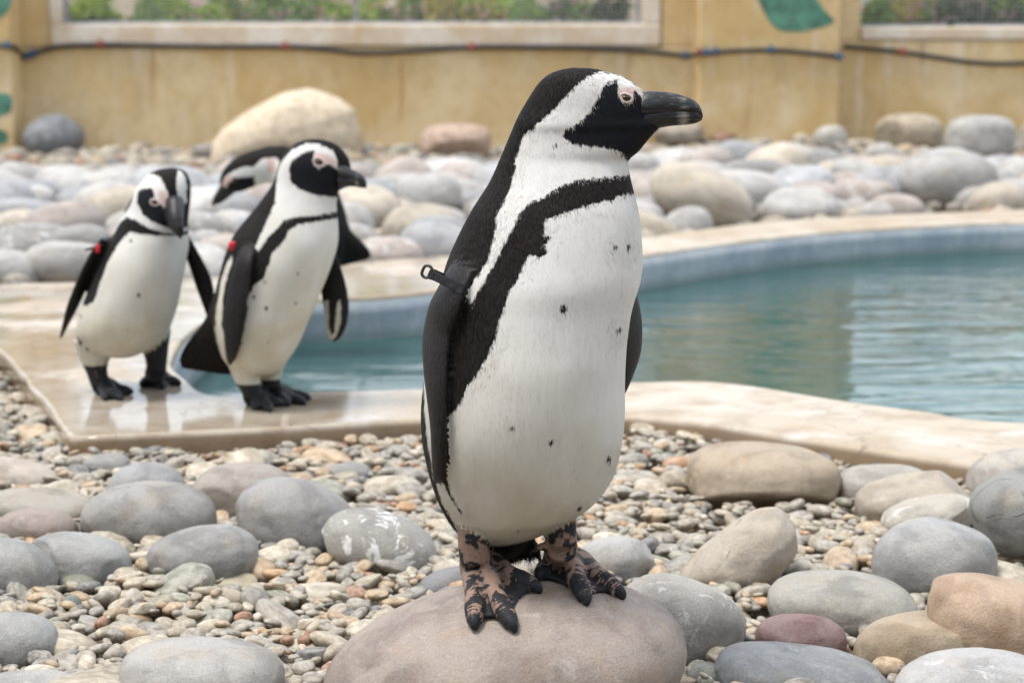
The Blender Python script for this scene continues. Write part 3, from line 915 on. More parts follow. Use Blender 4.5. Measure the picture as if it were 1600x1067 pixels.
BG = [
 ((-70, 838, 90, 955), G2, 'blue-grey boulder cut by the picture edge below the brownish one', dict(tilt=14)),
 ((-60, 955, 100, 1062), G2, 'dull grey dome boulder beside the pebble drift, left of the flat topped slab', dict()),
 ((-60, 1047, 125, 1130), (165, 163, 160), 'pale grey slab like boulder just showing its flat top', dict(power=2.8)),
 ((38, 828, 214, 930), G2, 'light blue-grey oblong boulder left of the dark dome boulder', dict(tilt=4, stain=0.15)),
 ((-6, 792, 123, 866), (146, 132, 124), 'brownish boulder with dark lower half', dict(stain=0.1)),
 ((-30, 755, 152, 838), (155, 149, 138), 'beige grey boulder with yellow lichen spots behind the brownish one', dict(tilt=5)),
 ((-50, 712, 95, 782), (182, 170, 158), 'pinkish beige boulder in the back row by the deck corner', dict(tilt=12, cuts=2)),
 ((124, 708, 205, 760), (140, 139, 139), 'small squarish grey boulder behind the twin grey pair', dict(cuts=3, power=2.8)),
 ((163, 716, 296, 812), (150, 151, 152), 'grey boulder hidden behind the biggest grey one of the left group', dict()),
 ((124, 748, 340, 872), (148, 146, 143), 'biggest grey boulder of the group below the deck corner', dict(power=2.15)),
 ((296, 722, 462, 832), (156, 148, 140), 'grey-brown boulder squeezed between two large grey ones', dict(power=2.5)),
 ((226, 812, 413, 925), (140, 140, 139), 'dark grey dome boulder at the top of the pebble drift', dict(power=2.2, stain=0.1)),
 ((364, 746, 572, 880), (146, 145, 144), 'broad grey boulder with thin pale scratches', dict(tilt=6, stain=0.12)),
 ((500, 792, 694, 914), (146, 144, 139), 'grey boulder splashed with a large white stain', dict(tilt=17, stain=1.0, seed=913)),
 ((180, 995, 460, 1130), (163, 161, 158), 'wide flat topped pale grey boulder beside the large pinkish brown one', dict(power=2.5)),
 ((500, 720, 582, 764), (150, 149, 146), 'small grey boulder beyond the stained one', dict()),
 ((524, 746, 594, 776), (145, 148, 148), 'small flat blue-grey stone beyond the stained boulder', dict()),
 ((648, 882, 762, 948), (118, 120, 124), 'dark slate stone tucked behind the pinkish brown boulder', dict(tilt=-14)),
 ((1064, 688, 1310, 806), (166, 151, 130), 'long tan brown boulder alone on the pebbles below the pool rim', dict(power=2.9, rough=0.07, seed=21)),
 ((1300, 726, 1462, 805), (163, 158, 150), 'flat grey-beige boulder next to the long tan one', dict(power=2.6, cuts=1)),
 ((1334, 738, 1532, 842), (168, 158, 143), 'smooth beige oblong boulder leaning on the flat one', dict(tilt=-7, power=2.7)),
 ((1508, 700, 1680, 805), (172, 166, 158), 'pale beige boulder behind the cracked dark one', dict()),
 ((1522, 718, 1720, 872), (132, 133, 130), 'dark grey cracked boulder standing on edge', dict(tilt=-18, cuts=3, power=2.6, lift=0.035)),
 ((1376, 768, 1532, 846), (170, 165, 154), 'rough white mottled boulder behind the pale grey dome', dict(tilt=-12, cuts=3, stain=0.7, lift=0.02)),
 ((1358, 803, 1576, 960), (160, 161, 161), 'smooth pale grey dome boulder', dict(power=2.15, stain=0.08)),
 ((1168, 885, 1434, 1005), (154, 152, 144), 'broad olive grey boulder behind the purple stone', dict(power=2.3)),
 ((960, 893, 1175, 1062), (160, 157, 151), 'chalk flecked grey boulder right of the pinkish brown one', dict(tilt=15, stain=0.6, power=2.5)),
 ((890, 836, 1024, 925), (163, 163, 162), 'grey boulder behind the tall penguin\'s foot', dict()),
 ((1178, 956, 1328, 1040), (128, 100, 100), 'purple-red oval stone between grey boulders', dict(power=2.2, lift=0.012)),
 ((1328, 941, 1530, 1075), (166, 149, 125), 'brown beige boulder with rusty marks beside the purple stone', dict(tilt=-8, cuts=1, power=2.5)),
 ((1438, 898, 1740, 1080), (176, 150, 126), 'large orange-tan boulder with reddish flat end', dict(tilt=17, power=2.8, cuts=1)),
 ((1106, 1003, 1394, 1120), (132, 136, 139), 'dark blue-grey long boulder below the purple stone', dict(tilt=6, power=2.7, stain=0.25)),
 ((1390, 1006, 1690, 1160), (170, 170, 170), 'scuffed pale grey boulder below the brown beige one', dict(power=2.3, stain=0.4)),
 ((1090, 1050, 1330, 1140), (158, 159, 160), 'low grey boulder in front of the dark blue-grey long one', dict(lift=-0.01)),
 ((1558, 884, 1650, 930), (160, 161, 163), 'small grey stone wedged behind the orange-tan boulder', dict()),
 ((1318, 948, 1372, 998), (158, 152, 140), 'small round beige cobble beside the purple stone', dict()),
 ((290, 893, 408, 932), (182, 172, 148), 'flat broken cream stone leaning on the dark dome boulder', dict(cuts=4, power=2.9, dr=0.6, cutd=0.7)),
 ((325, 930, 438, 985), (178, 168, 150), 'wedge shaped cream stone lying in the pebble drift', dict(tilt=-24, cuts=2, dr=0.6)),
 ((298, 918, 384, 962), (172, 160, 140), 'smooth tan oval stone in the pebble drift', dict()),
 ((432, 856, 504, 902), (166, 160, 152), 'pale streaked cobble below the broad grey boulder', dict(tilt=10, stain=0.4)),
 ((95, 928, 130, 985), (125, 134, 128), 'upright green-grey cobble beside the pebble drift', dict(tilt=0, dr=1.1)),
 ((90, 895, 158, 938), (120, 120, 104), 'mossy dark green cobble by the blue-grey oblong boulder', dict()),
]
for bb, col, lab, kw in BG:
    boulder(bb, col, lab, **kw)

# boulders against the wall beyond the pool
WB = [
 ((33, 174, 130, 250), (118, 122, 128), 'round dark grey boulder against the wall by the left pillar', dict(dr=1.0, power=2.0)),
 ((654, 188, 776, 258), (176, 150, 130), 'two-tone pink and grey boulder at the foot of the wall', dict(power=2.7, stain=0.3)),
 ((1020, 186, 1104, 232), (158, 148, 132), 'tan boulder at the foot of the wall behind the penguin\'s bill', dict()),
 ((1368, 178, 1478, 246), (170, 156, 134), 'beige boulder against the wall right of the pillar', dict(power=2.6)),
 ((1476, 180, 1584, 254), (168, 167, 164), 'pale grey squarish boulder against the wall', dict(power=3.0)),
 ((1588, 182, 1690, 250), (165, 160, 152), 'grey boulder by the wall cut by the picture edge', dict()),
 ((1270, 196, 1326, 242), (176, 172, 164), 'small round whitish boulder at the pillar\'s foot', dict()),
 ((1198, 218, 1300, 290), (186, 182, 176), 'pale leaning boulder on the bank before the pillar', dict(tilt=22)),
 ((1350, 222, 1406, 262), (180, 177, 172), 'small whitish boulder below the beige wall boulder', dict()),
]
for bb, col, lab, kw in WB:
    boulder(bb, col, lab, emb=0.75, group='boulders at the wall', **kw)

# ---- stones of the bank beyond the pool
class Packer:
    def __init__(s, x0, x1, y0, y1, res):
        s.x0, s.y0, s.res = x0, y0, res
        s.nx, s.ny = int((x1 - x0) / res), int((y1 - y0) / res)
        X, Y = np.meshgrid(x0 + (np.arange(s.nx) + 0.5) * res, y0 + (np.arange(s.ny) + 0.5) * res)
        s.X, s.Y = X, Y
        s.G = ground_z(X.ravel(), Y.ravel()).reshape(X.shape)
        s.H = s.G.copy()
        s.block = np.zeros(X.shape, bool)
    def add_stone(s, x, y, z, a, b, c):
        q = ((s.X - x) / a) ** 2 + ((s.Y - y) / b) ** 2
        m = q < 1
        h = z + c * np.sqrt(np.maximum(0, 1 - q))
        s.block |= ((q < 1.0) & (h > s.G + 0.022)) | (q < 0.8)
        s.H = np.where(m & (h > s.H), np.minimum(h, s.G + 0.015), s.H)
    def window(s, x, y, a):
        i0 = max(0, int((x - a - s.x0) / s.res)); i1 = min(s.nx, int((x + a - s.x0) / s.res) + 1)
        j0 = max(0, int((y - a - s.y0) / s.res)); j1 = min(s.ny, int((y + a - s.y0) / s.res) + 1)
        return slice(j0, j1), slice(i0, i1)
    def rest(s, x, y, a, b, c, yaw):
        w = s.window(x, y, a)
        dx, dy = s.X[w] - x, s.Y[w] - y
        cu, su = math.cos(yaw), math.sin(yaw)
        q = ((dx * cu + dy * su) / a) ** 2 + ((-dx * su + dy * cu) / b) ** 2
        m = q < 1
        if not m.any(): return None
        prof = c * np.sqrt(np.maximum(0, 1 - q))
        hh = (s.H[w] + prof)[m]
        return w, m, prof, float(0.6 * hh.max() + 0.4 * hh.mean())
    def put(s, w, m, prof, z):
        s.H[w] = np.where(m, np.maximum(s.H[w], z + prof), s.H[w])

def ellipse_hidden(x, y, z, stones):
    """is the point behind one of the big stones as seen from the camera?"""
    p = np.array([x, y, z]); d = p - CAM
    for sx, sy, sz, a, b, c in stones:
        o = (CAM - np.array([sx, sy, sz])) / np.array([a, b, c]); dd = d / np.array([a, b, c])
        A, B, Cc = dd @ dd, 2 * o @ dd, o @ o - 1
        disc = B * B - 4 * A * Cc
        if disc > 0 and (-B - math.sqrt(disc)) / (2 * A) < 0.995: return True
    return False

BANK_COL = [((180, 182, 186), 'blue-grey'), ((200, 198, 195), 'pale grey'), ((192, 181, 174), 'pinkish grey'), ((204, 194, 178), 'cream'), ((164, 163, 161), 'dark grey')]
def build_bank():
    meshes = []
    for i in range(14):
        P, T = stone_shape(3, 300 + i, 0.07, 2.2 + 0.6 * random.random(), i % 3)
        P = P / np.abs(P).max(0)
        me = fast_mesh('cobble', P, T, 3); me.materials.append(M_BANK); meshes.append(me)
    pk = Packer(-5.0, 5.4, 4.9, YW - 0.05, 0.025)
    for st in STONES:
        if st[1] > 5: pk.add_stone(*st)
    r = np.random.default_rng(11)
    n = 0
    for it in range(3000):
        if n >= 288: break
        best = None
        for _ in range(10):
            x = r.uniform(-4.2, 4.6); y = 5.0 + 8.4 * r.random() ** 1.25
            left_lim = 10.7 if x < 0.3 else 11.7
            if y > left_lim: continue
            px, py, _d = proj((x, y, float(ground_z(x, y)) + 0.05))
            if px < -110 or px > 1690: continue
            if 700 < px < 960 and py > 330: continue
            if y < yfar(x) + 0.13 and x > -2.6: continue
            if x < -1.55 and y < 5.75 : continue
            a = float(np.exp(r.normal(math.log(0.108), 0.30))) * (0.45 + 0.55 * y / 6.5)
            a = min(max(a, 0.055), 0.27)
            b = a * r.uniform(0.6, 0.9); c = a * r.uniform(0.45, 0.72); yaw = r.uniform(-0.7, 0.7)
            i, j = int((x - pk.x0) / pk.res), int((y - pk.y0) / pk.res)
            if pk.block[j, i]: continue
            q = pk.rest(x, y, a, b, c, yaw)
            if q is None: continue
            z = q[3] - 0.45 * c
            over = z - float(ground_z(x, y)) - c * 0.5
            if best is None or over < best[0]: best = (over, x, y, z, a, b, c, yaw, q)
        if best is None: continue
        over, x, y, z, a, b, c, yaw, q = best
        if over > 0.03 + 0.12 * a: 
            continue
        pk.put(q[0], q[1], q[2], z)
        col, nm = BANK_COL[int(r.choice(5, p=[0.26, 0.38, 0.14, 0.14, 0.08]))]
        o = bpy.data.objects.new('cobble', meshes[n % 14]); C.objects.link(o)
        o.location = (x, y, z); o.scale = (a, b, c)
        o.rotation_euler = (r.normal() * 0.12, r.normal() * 0.14, yaw)
        cc = lin(col); v = r.uniform(0.88, 1.14)
        o.color = (*[k * v for k in cc], 1); o['stain'] = float(r.choice([0, 0, 0.3, 0.8])); o['crack'] = 0.0
        where = 'before the pillar' if x > 0.3 else 'behind the walking penguins'
        sz = 'small ' if a < 0.10 else ('large ' if a > 0.16 else '')
        tag(o, sz + nm + ' rounded cobble on the stony bank ' + where, 'cobble', 'cobbles on the bank')
        n += 1
        STONES.append((x, y, z, a, b, c))
    return n
build_bank()

# ---- pebbles
PAL = [((178, 166, 145), .22), ((166, 159, 146), .21), ((150, 145, 136), .14), ((194, 184, 164), .12), ((184, 160, 128), .11), ((182, 142, 100), .035), ((156, 112, 82), .018), ((118, 118, 118), .045), ((152, 152, 136), .06)]
PAL_NAME = ['beige', 'grey', 'dull grey', 'cream', 'tan', 'ochre', 'rusty brown', 'slate dark', 'greenish grey']
def build_pebbles():
    r = np.random.default_rng(23)
    pk = Packer(-1.85, 1.9, 1.85, 5.2, 0.004)
    for st in STONES:
        if st[1] < 5.3: pk.add_stone(*st)
    # keep the deck and pool clear
    pts = np.c_[pk.X.ravel(), pk.Y.ravel()]
    pk.block |= (sdist(OUTER, pts) > -0.012).reshape(pk.X.shape)
    base = pk.H.copy()
    items = []
    probs = np.array([p for _, p in PAL]); probs /= probs.sum()
    def drop(n, lo, mid, hi, K, sel=None):
        for _ in range(n):
            best = None
            for _k in range(K):
                y = 1.95 + 3.0 * r.random() ** 1.15
                half = 0.30 * y + 0.22
                x = r.uniform(-half, half)
                i, j = int((x - pk.x0) / pk.res), int((y - pk.y0) / pk.res)
                if not (0 <= i < pk.nx and 0 <= j < pk.ny) or pk.block[j, i]: continue
                if x > -0.8 and y > 3.7: continue
                a = min(max(float(np.exp(r.normal(math.log(mid), 0.34))), lo), hi)
                b = a * r.uniform(0.55, 0.88); c = a * r.uniform(0.30, 0.56); yaw = r.uniform(0, 3.14)
                q = pk.rest(x, y, a, b, c, yaw)
                if q is None: continue
                h = q[3] - base[j, i] + 0.3 * c
                if best is None or h < best[0]: best = (h, x, y, q[3], a, b, c, yaw, q)
            if best is None: continue
            h, x, y, z, a, b, c, yaw, q = best
            if h > 0.034: continue
            z -= 0.12 * c
            pk.put(q[0], q[1], q[2], z)
            ci = int(r.choice(len(PAL), p=probs))
            items.append((x, y, z, a, b, c, yaw, r.normal() * 0.22, r.normal() * 0.22, ci, r.uniform(0.82, 1.15)))
    drop(150, 0.03, 0.038, 0.052, 3)
    drop(480, 0.018, 0.027, 0.042, 3)
    drop(4600, 0.010, 0.0175, 0.030, 3)
    drop(3600, 0.007, 0.0125, 0.020, 4)
    drop(2000, 0.005, 0.0085, 0.012, 4)
    # which ones show largest
    score = []
    for i, it in enumerate(items):
        x, y, z, a, b, c = it[:6]
        px, py, dep = proj((x, y, z + c * 0.6))
        s = 0.0
        if -5 < px < 1605 and 0 < py < 1070:
            ix, jy = int((x - pk.x0) / pk.res), int((y - pk.y0) / pk.res)
            vis = 1.0 if pk.H[jy, ix] < z + c * 1.15 else 0.25
            s = vis * a * c / dep ** 2
        score.append(s)
    order = np.argsort(score)[::-1]
    bigstones = [s for s in STONES if s[1] < 5]
    single = []
    for i in order[:1400]:
        if len(single) >= 300: break
        it = items[i]
        px, py, _ = proj(it[:3])
        if 690 < px < 960 and py < 900: continue
        if not ellipse_hidden(it[0], it[1], it[2] + it[5] * 0.8, bigstones): single.append(int(i))
    single_set = set(single)
    vm = []
    for i in range(18):
        P, T = stone_shape(3, 500 + i, 0.09, 2.15 + 0.7 * ((i * 7) % 10) / 10, (i % 4), 0.72)
        P = P / np.abs(P).max(0)
        me = fast_mesh('pebble', P, T, 3); me.materials.append(M_PEB_O); vm.append(me)
    for n_, i in enumerate(single):
        x, y, z, a, b, c, yaw, t1, t2, ci, v = items[i]
        o = bpy.data.objects.new('pebble', vm[n_ % 18]); C.objects.link(o)
        o.location = (x, y, z); o.scale = (a, b, c); o.rotation_euler = (t1, t2, yaw)
        cc = lin(PAL[ci][0]); o.color = (*[k * v for k in cc], 1)
        tag(o, ('larger ' if a > 0.026 else 'small ') + ('flat ' if c < 0.4 * a else '') + PAL_NAME[ci] + ' pebble in the pebble bed between the boulders', 'pebble', 'pebbles between the boulders')
    # the rest as one bed
    def joined(name, its, sub, label, nvar=24, seed0=700):
        shapes = []
        for i in range(nvar):
            P, T = stone_shape(sub, seed0 + i, 0.09, 2.3, i % 3, 0.75); shapes.append(P / np.abs(P).max(0))
        T = ICO[sub][1]; nv = len(ICO[sub][0])
        N = len(its)
        V = np.empty((N, nv, 3), np.float32); COL = np.empty((N, nv, 4), np.float32)
        for k_, it in enumerate(its):
            x, y, z, a, b, c, yaw, t1, t2, ci, v = it
            rot = np.array(Matrix.Rotation(yaw, 3, 'Z') @ Matrix.Rotation(t2, 3, 'Y') @ Matrix.Rotation(t1, 3, 'X'))
            V[k_] = (shapes[k_ % nvar] * np.array([a, b, c])) @ rot.T + (x, y, z)
            COL[k_, :, :3] = np.array(lin(PAL[ci][0])) * v; COL[k_, :, 3] = 1
        TT = (T[None] + (np.arange(N) * nv)[:, None, None]).reshape(-1, 3)
        me = fast_mesh(name, V.reshape(-1, 3), TT, 3)
        at_ = me.color_attributes.new('col', 'FLOAT_COLOR', 'POINT')
        at_.data.foreach_set('color', COL.ravel())
        me.materials.append(M_PEB_S)
        o = bpy.data.objects.new(name, me); C.objects.link(o)
        tag(o, label, 'pebbles', kind='stuff')
    rest = [it for i, it in enumerate(items) if i not in single_set]
    joined('pebble_bed', rest, 2, 'mixed small beige, grey and ochre pebbles between the boulders')
    # finer shingle on the bank
    its = []
    for _ in range(9000):
        x = r.uniform(-4.8, 5.2); y = r.uniform(5.0, YW - 0.03)
        if y < yfar(x) + 0.02 and x > -2.2: continue
        px, py, _d = proj((x, y, float(ground_z(x, y))))
        if px < -120 or px > 1720 or (700 < px < 960 and py > 280): continue
        a = float(np.exp(r.normal(math.log(0.034), 0.42)))
        a *= 0.6 + 0.05 * y
        b = a * r.uniform(0.6, 0.9); c = a * r.uniform(0.45, 0.7)
        ci = int(r.choice(len(PAL), p=probs))
        its.append((x, y, float(ground_z(x, y)) + c * r.uniform(0.1, 0.7), a, b, c, r.uniform(0, 3), r.normal() * 0.2, r.normal() * 0.2, ci, r.uniform(0.75, 1.1)))
    M = 16000                                   # thinner cover beyond the picture's edges
    xs = r.uniform(-8.5, 8.5, M); ys = r.uniform(0.6, YW - 0.03, M)
    ok = sdist(OUTER, np.c_[xs, ys]) < -0.03
    for x, y in zip(xs[ok], ys[ok]):
        px, py, _d = proj((x, y, -0.03))
        if (-120 < px < 1720 and y > 5) or (abs(x) < 0.30 * y + 0.22 and 1.95 < y < 4.6): continue
        a = float(np.exp(r.normal(math.log(0.036), 0.45)))
        its.append((x, y, float(ground_z(x, y)) + a * 0.2, a, a * r.uniform(0.6, 0.9), a * r.uniform(0.4, 0.65), r.uniform(0, 3), r.normal() * 0.2, r.normal() * 0.2, int(r.choice(len(PAL), p=probs)), r.uniform(0.8, 1.1)))
    joined('bank_shingle', its, 1, 'brownish shingle between the cobbles and along the foot of the wall', 16, 900)
build_pebbles()

# ------------------------------------------------------------------ penguins
def mat_plumage():
    k = NT('plumage')
    tc = k.n('ShaderNodeTexCoord'); p = tc.outputs['Object']
    fine = k.noise(k.mapv(p, (1, 1, 0.22)), 480, 3, 0.6)
    med = k.noise(k.mapv(p, (1, 1, 0.30)), 150, 3, 0.6)
    big = k.noise(p, 14, 3, 0.55)
    w = k.attr('w').outputs['Fac']
    wob = k.math('ADD', k.math('MULTIPLY', k.math('SUBTRACT', med, 0.5), 0.008), k.math('MULTIPLY', k.math('SUBTRACT', fine, 0.5), 0.0065))
    wf = k.ramp(k.math('ADD', w, wob), -0.0014, 0.0014)
    # white feathers, a little soiled on the lower belly
    white = k.mix(k.ramp(med, 0.3, 0.7), (0.665, 0.655, 0.63), (0.69, 0.68, 0.655))
    soil = k.attr('soil').outputs['Fac']
    streak = k.ramp(k.noise(k.mapv(p, (1, 1, 0.18)), 46, 4, 0.6), 0.35, 0.7)
    white = k.mix(k.math('MULTIPLY', streak, 0.35), white, (0.56, 0.545, 0.50))
    white = k.mix(k.math('MULTIPLY', soil, k.ramp(big, 0.3, 0.7, 0.45, 1.0)), white, (0.47, 0.43, 0.31))
    black = k.mix(k.ramp(fine, 0.35, 0.65), (0.005, 0.0045, 0.0045), (0.019, 0.015, 0.0135))
    fleck = k.ramp(k.noise(k.mapv(p, (1, 1, 0.6)), 300, 2, 0.5), 0.72, 0.78)
    black = k.mix(k.math('MULTIPLY', fleck, 0.5), black, (0.12, 0.09, 0.075))
    blue = k.attr('face').outputs['Fac']
    black = k.mix(blue, black, k.mix(fine, (0.004, 0.0045, 0.007), (0.015, 0.016, 0.022)))
    black = k.mix(k.math('MULTIPLY', k.attr('gloss').outputs['Fac'], 0.28), black, k.mix(fine, (0.018, 0.018, 0.021), (0.045, 0.044, 0.047)))
    c = k.mix(wf, black, white)
    # bare skin: pink with black patches on the legs, pink over the eye
    pk = k.attr('pink').outputs['Fac']
    pf = k.ramp(k.math('ADD', pk, k.math('MULTIPLY', wob, 0.25)), -0.002, 0.004)
    c = k.mix(k.math('MULTIPLY', pf, 0.8), c, (0.62, 0.42, 0.36))
    sk = k.attr('skin').outputs['Fac']
    pat = k.noise(p, 58, 3, 0.55, 0.5); pat2 = k.noise(p, 190, 2, 0.6)
    dk = k.attr('dark').outputs['Fac']
    pm = k.ramp(k.math('ADD', k.math('ADD', pat, k.math('MULTIPLY', k.math('SUBTRACT', pat2, 0.5), 0.18)), k.math('MULTIPLY', dk, 0.5)), 0.475, 0.555)
    skin = k.mix(pat2, (0.21, 0.13, 0.10), (0.34, 0.235, 0.18))
    skin = k.mix(pm, skin, k.mix(pat2, (0.012, 0.013, 0.016), (0.035, 0.036, 0.040)))
    c = k.mix(sk, c, skin)
    scl = k.n('ShaderNodeTexVoronoi'); k.set(scl.inputs['Vector'], p); scl.inputs['Scale'].default_value = 520
    h = k.math('ADD', k.math('MULTIPLY', med, 0.8), fine)
    h = k.mix(k.math('MAXIMUM', sk, k.attr('gloss').outputs['Fac']), h, k.math('MULTIPLY', scl.outputs['Distance'], 1.6))
    gl = k.attr('gloss').outputs['Fac']
    rough = k.math('SUBTRACT', 0.72, k.math('MULTIPLY', gl, 0.32))
    b = k.bsdf(c, rough, 0.14, k.bump(h, 0.35, 0.0006))
    b.inputs['Sheen Weight'].default_value = 0.02; b.inputs['Sheen Roughness'].default_value = 0.4
    return k.done(b)
M_PLUM = mat_plumage()

def mat_bill():
    k = NT('black_bill')
    tc = k.n('ShaderNodeTexCoord'); p = tc.outputs['Object']
    st = k.noise(k.mapv(p, (30, 200, 260)), 1.2, 4, 0.6)
    n = k.noise(p, 90, 4, 0.6)
    c = k.mix(k.ramp(st, 0.4, 0.7), (0.007, 0.007, 0.008), (0.028, 0.028, 0.031))
    g = k.attr('pale').outputs['Fac']
    gf = k.math('MULTIPLY', k.ramp(k.math('ADD', g, k.math('MULTIPLY', k.math('SUBTRACT', st, 0.5), 1.2)), 0.35, 1.15), 0.7)
    c = k.mix(gf, c, (0.42, 0.40, 0.36))
    scr = k.ramp(k.noise(k.mapv(p, (60, 300, 420), (1, 0, 0)), 1.0, 3, 0.6), 0.60, 0.68)
    c = k.mix(k.math('MULTIPLY', scr, 0.3), c, (0.30, 0.27, 0.24))
    return k.done(k.bsdf(c, k.ramp(n, 0.3, 0.7, 0.30, 0.52), 0.45, k.bump(st, 0.6, 0.0016)))
M_BILL = mat_bill()
M_EYE = mat_simple('eye_brown', (0.035, 0.014, 0.008), 0.06, 0.6, 0, 0.3, 300)
M_PUPIL = mat_simple('eye_pupil', (0.004, 0.004, 0.004), 0.05, 0.6)
M_LID = mat_simple('eyelid_skin', (0.62, 0.52, 0.48), 0.6, 0.3, 0, 0.15, 300)
M_BAND = mat_simple('black_band', (0.025, 0.025, 0.028), 0.4, 0.5, 0, 0.2, 200)
M_RED = mat_simple('red_band', (0.55, 0.02, 0.03), 0.4, 0.5, 0, 0.15, 200)

def cr_cols(rows, n):
    """resample rows (list of tuples) with Catmull-Rom, n steps per interval"""
    return catmull([np.array(r, float) for r in rows], n)

class Penguin:
    def __init__(s, Y0, facing):
        s.Y0 = Y0; s.f = np.array([math.sin(R(facing)), -math.cos(R(facing))])
        s.pieces = []      # (tag, verts, faces)
        s.k = Y0 / F
    def pt(s, px, py, dy=0.0):
        """a point of the bird's own upright plane, moved dy metres back"""
        p = at(px, py, s.Y0); return np.array([p[0], s.Y0 + dy, p[2]])
    def pq(s, px, py, dy): return at(px, py, s.Y0 + dy)
    def add(s, tag_, V, Fc): s.pieces.append((tag_, np.asarray(V, float), [tuple(f) for f in Fc]))
    def body(s, rows, egg=None, seg=72):
        """rows: (py, left px, right px, half depth m, centre dy m, egg)"""
        q = cr_cols(rows, 5)
        s.rows = q
        V, Fc = [], []
        for py, l, r, b, dy, eg in q:
            L = s.pt(l, py); Rr = s.pt(r, py)
            c = (L + Rr) / 2; a = (Rr[0] - L[0]) / 2
            for k in range(seg):
                t = 2 * math.pi * k / seg
                ct, st = math.cos(t), math.sin(t)
                V.append((c[0] + a * ct, s.Y0 + dy + b * st * (1 - eg * ct), c[2]))
        n = len(q)
        for i in range(n - 1):
            for k in range(seg):
                k2 = (k + 1) % seg
                Fc.append((i * seg + k, (i + 1) * seg + k, (i + 1) * seg + k2, i * seg + k2))
        Fc.append(tuple(range(seg))); Fc.append(tuple((n - 1) * seg + k for k in range(seg - 1, -1, -1)))
        s.add('body', V, Fc)
        # tables over z
        z = np.array([s.pt((l + r) / 2, py)[2] for py, l, r, *_ in q])
        cx = np.array([s.pt((l + r) / 2, py)[0] for py, l, r, *_ in q])
        a = np.array([(r - l) / 2 * s.k for py, l, r, *_ in q])
        o = np.argsort(z)
        s.tz, s.tcx, s.ta, s.tb, s.tdy, s.teg = z[o], cx[o], a[o], q[o, 3], q[o, 4], q[o, 5]
    def sec(s, z):
        g = lambda t: np.interp(z, s.tz, t)
        return g(s.tcx), g(s.ta), g(s.tb), g(s.tdy), g(s.teg)
    def front(s, px, py):
        """depth offset dy of the near body surface at a pixel"""
        p = s.pt(px, py); cx, a, b, dy, eg = s.sec(p[2])
        c = np.clip((p[0] - cx) / a, -0.999, 0.999)
        return dy - b * math.sqrt(1 - c * c) * (1 - eg * c)
    def limb(s, tag_, pts, rad, seg=20, ref=(0, 1, 0)):
        """pts: 3D points, rad: (along ref, across)"""
        P = catmull(pts, 5); Rr = catmull([np.array(r if not np.isscalar(r) else (r, r), float) for r in rad], 5)
        V, Fc = tube_mesh(P, [tuple(np.maximum(x, 0.0004)) for x in Rr], seg, ref)
        s.add(tag_, V, Fc)
    def foot(s, surf, ankle, base, toes, hallux=None, r0=0.0085, leg=None, webs=True, rleg=0.016):
        """surf(px,py)->(point, normal); ankle 3D; base px; toes: list of tip px; one webbed foot"""
        bp, bn = surf(*base)
        lines = []
        for tp in toes:
            pts, rad, ns = [], [], []
            for t in (0.0, 0.25, 0.5, 0.72, 0.9):
                x = base[0] + (tp[0] - base[0]) * t; y = base[1] + (tp[1] - base[1]) * t
                q, n = surf(x, y)
                r = r0 * (1.12 - 0.5 * t) * (1.12 if t in (0.25, 0.72) else 1.0)
                lift = 0.012 * (1 - t) ** 2
                pts.append(q + n * (r * 0.75 + lift)); rad.append(r); ns.append(n)
            s.limb('toe', pts, rad, 14, (0, 0, 1))
            s.limb('toetip', [pts[2] * 0.4 + pts[3] * 0.6, pts[3], pts[4]], [rad[3], rad[3] * 1.04, rad[4] * 1.04], 14, (0, 0, 1))
            lines.append((np.array(pts), np.array(ns), tp))
            q, n = surf(*tp)
            d = q - pts[-1]
            s.limb('claw', [pts[-1] - d * 0.3 + n * 0.001, pts[-1] + d * 0.3 + n * 0.0025, pts[-1] + d * 0.8 + n * 0.0015, q + n * 0.0008], [r0 * 0.5, r0 * 0.5, r0 * 0.33, 0.0012], 10, (0, 0, 1))
        for (A, An, _), (B, Bn, _) in zip(lines[:-1], lines[1:]):
            NS, NT_ = 9, 8
            Af, Bf = catmull(A, 8), catmull(B, 8); Anf, Bnf = catmull(An, 8), catmull(Bn, 8)
            top, bot = [], []
            for i in range(NT_):
                for j in range(NS):
                    u = j / (NS - 1)
                    t = i / (NT_ - 1) * (0.99 - 0.16 * (4 * u * (1 - u)) ** 0.8)
                    k_ = t * (len(Af) - 1); k0 = int(k_); k1 = min(k0 + 1, len(Af) - 1); fr = k_ - k0
                    pa = Af[k0] * (1 - fr) + Af[k1] * fr; pb = Bf[k0] * (1 - fr) + Bf[k1] * fr
                    nn = Anf[k0] * (1 - u) + Bnf[k0] * u; nn /= np.linalg.norm(nn)
                    m = pa * (1 - u) + pb * u
                    sag = 0.0030 * 4 * u * (1 - u)
                    top.append(m + nn * (0.0012 - sag)); bot.append(m - nn * 0.0048)
            V = top + bot; o = NS * NT_; Fc = []
            for i in range(NT_ - 1):
                for j in range(NS - 1):
                    a_ = i * NS + j
                    Fc.append((a_, a_ + 1, a_ + NS + 1, a_ + NS)); Fc.append((o + a_, o + a_ + NS, o + a_ + NS + 1, o + a_ + 1))
            ring = [j for j in range(NS)] + [i * NS + NS - 1 for i in range(1, NT_)] + [(NT_ - 1) * NS + j for j in range(NS - 2, -1, -1)] + [i * NS for i in range(NT_ - 2, 0, -1)]
            for a_, b_ in zip(ring, ring[1:] + ring[:1]): Fc.append((a_, o + a_, o + b_, b_))
            s.add('web', V, Fc)
        # instep joining ankle and toes
        s.limb('toe', [ankle, ankle * 0.45 + (bp + bn * 0.008) * 0.55, bp + bn * 0.006], [rleg, rleg * 1.05, rleg * 0.8], 16, (1, 0, 0))
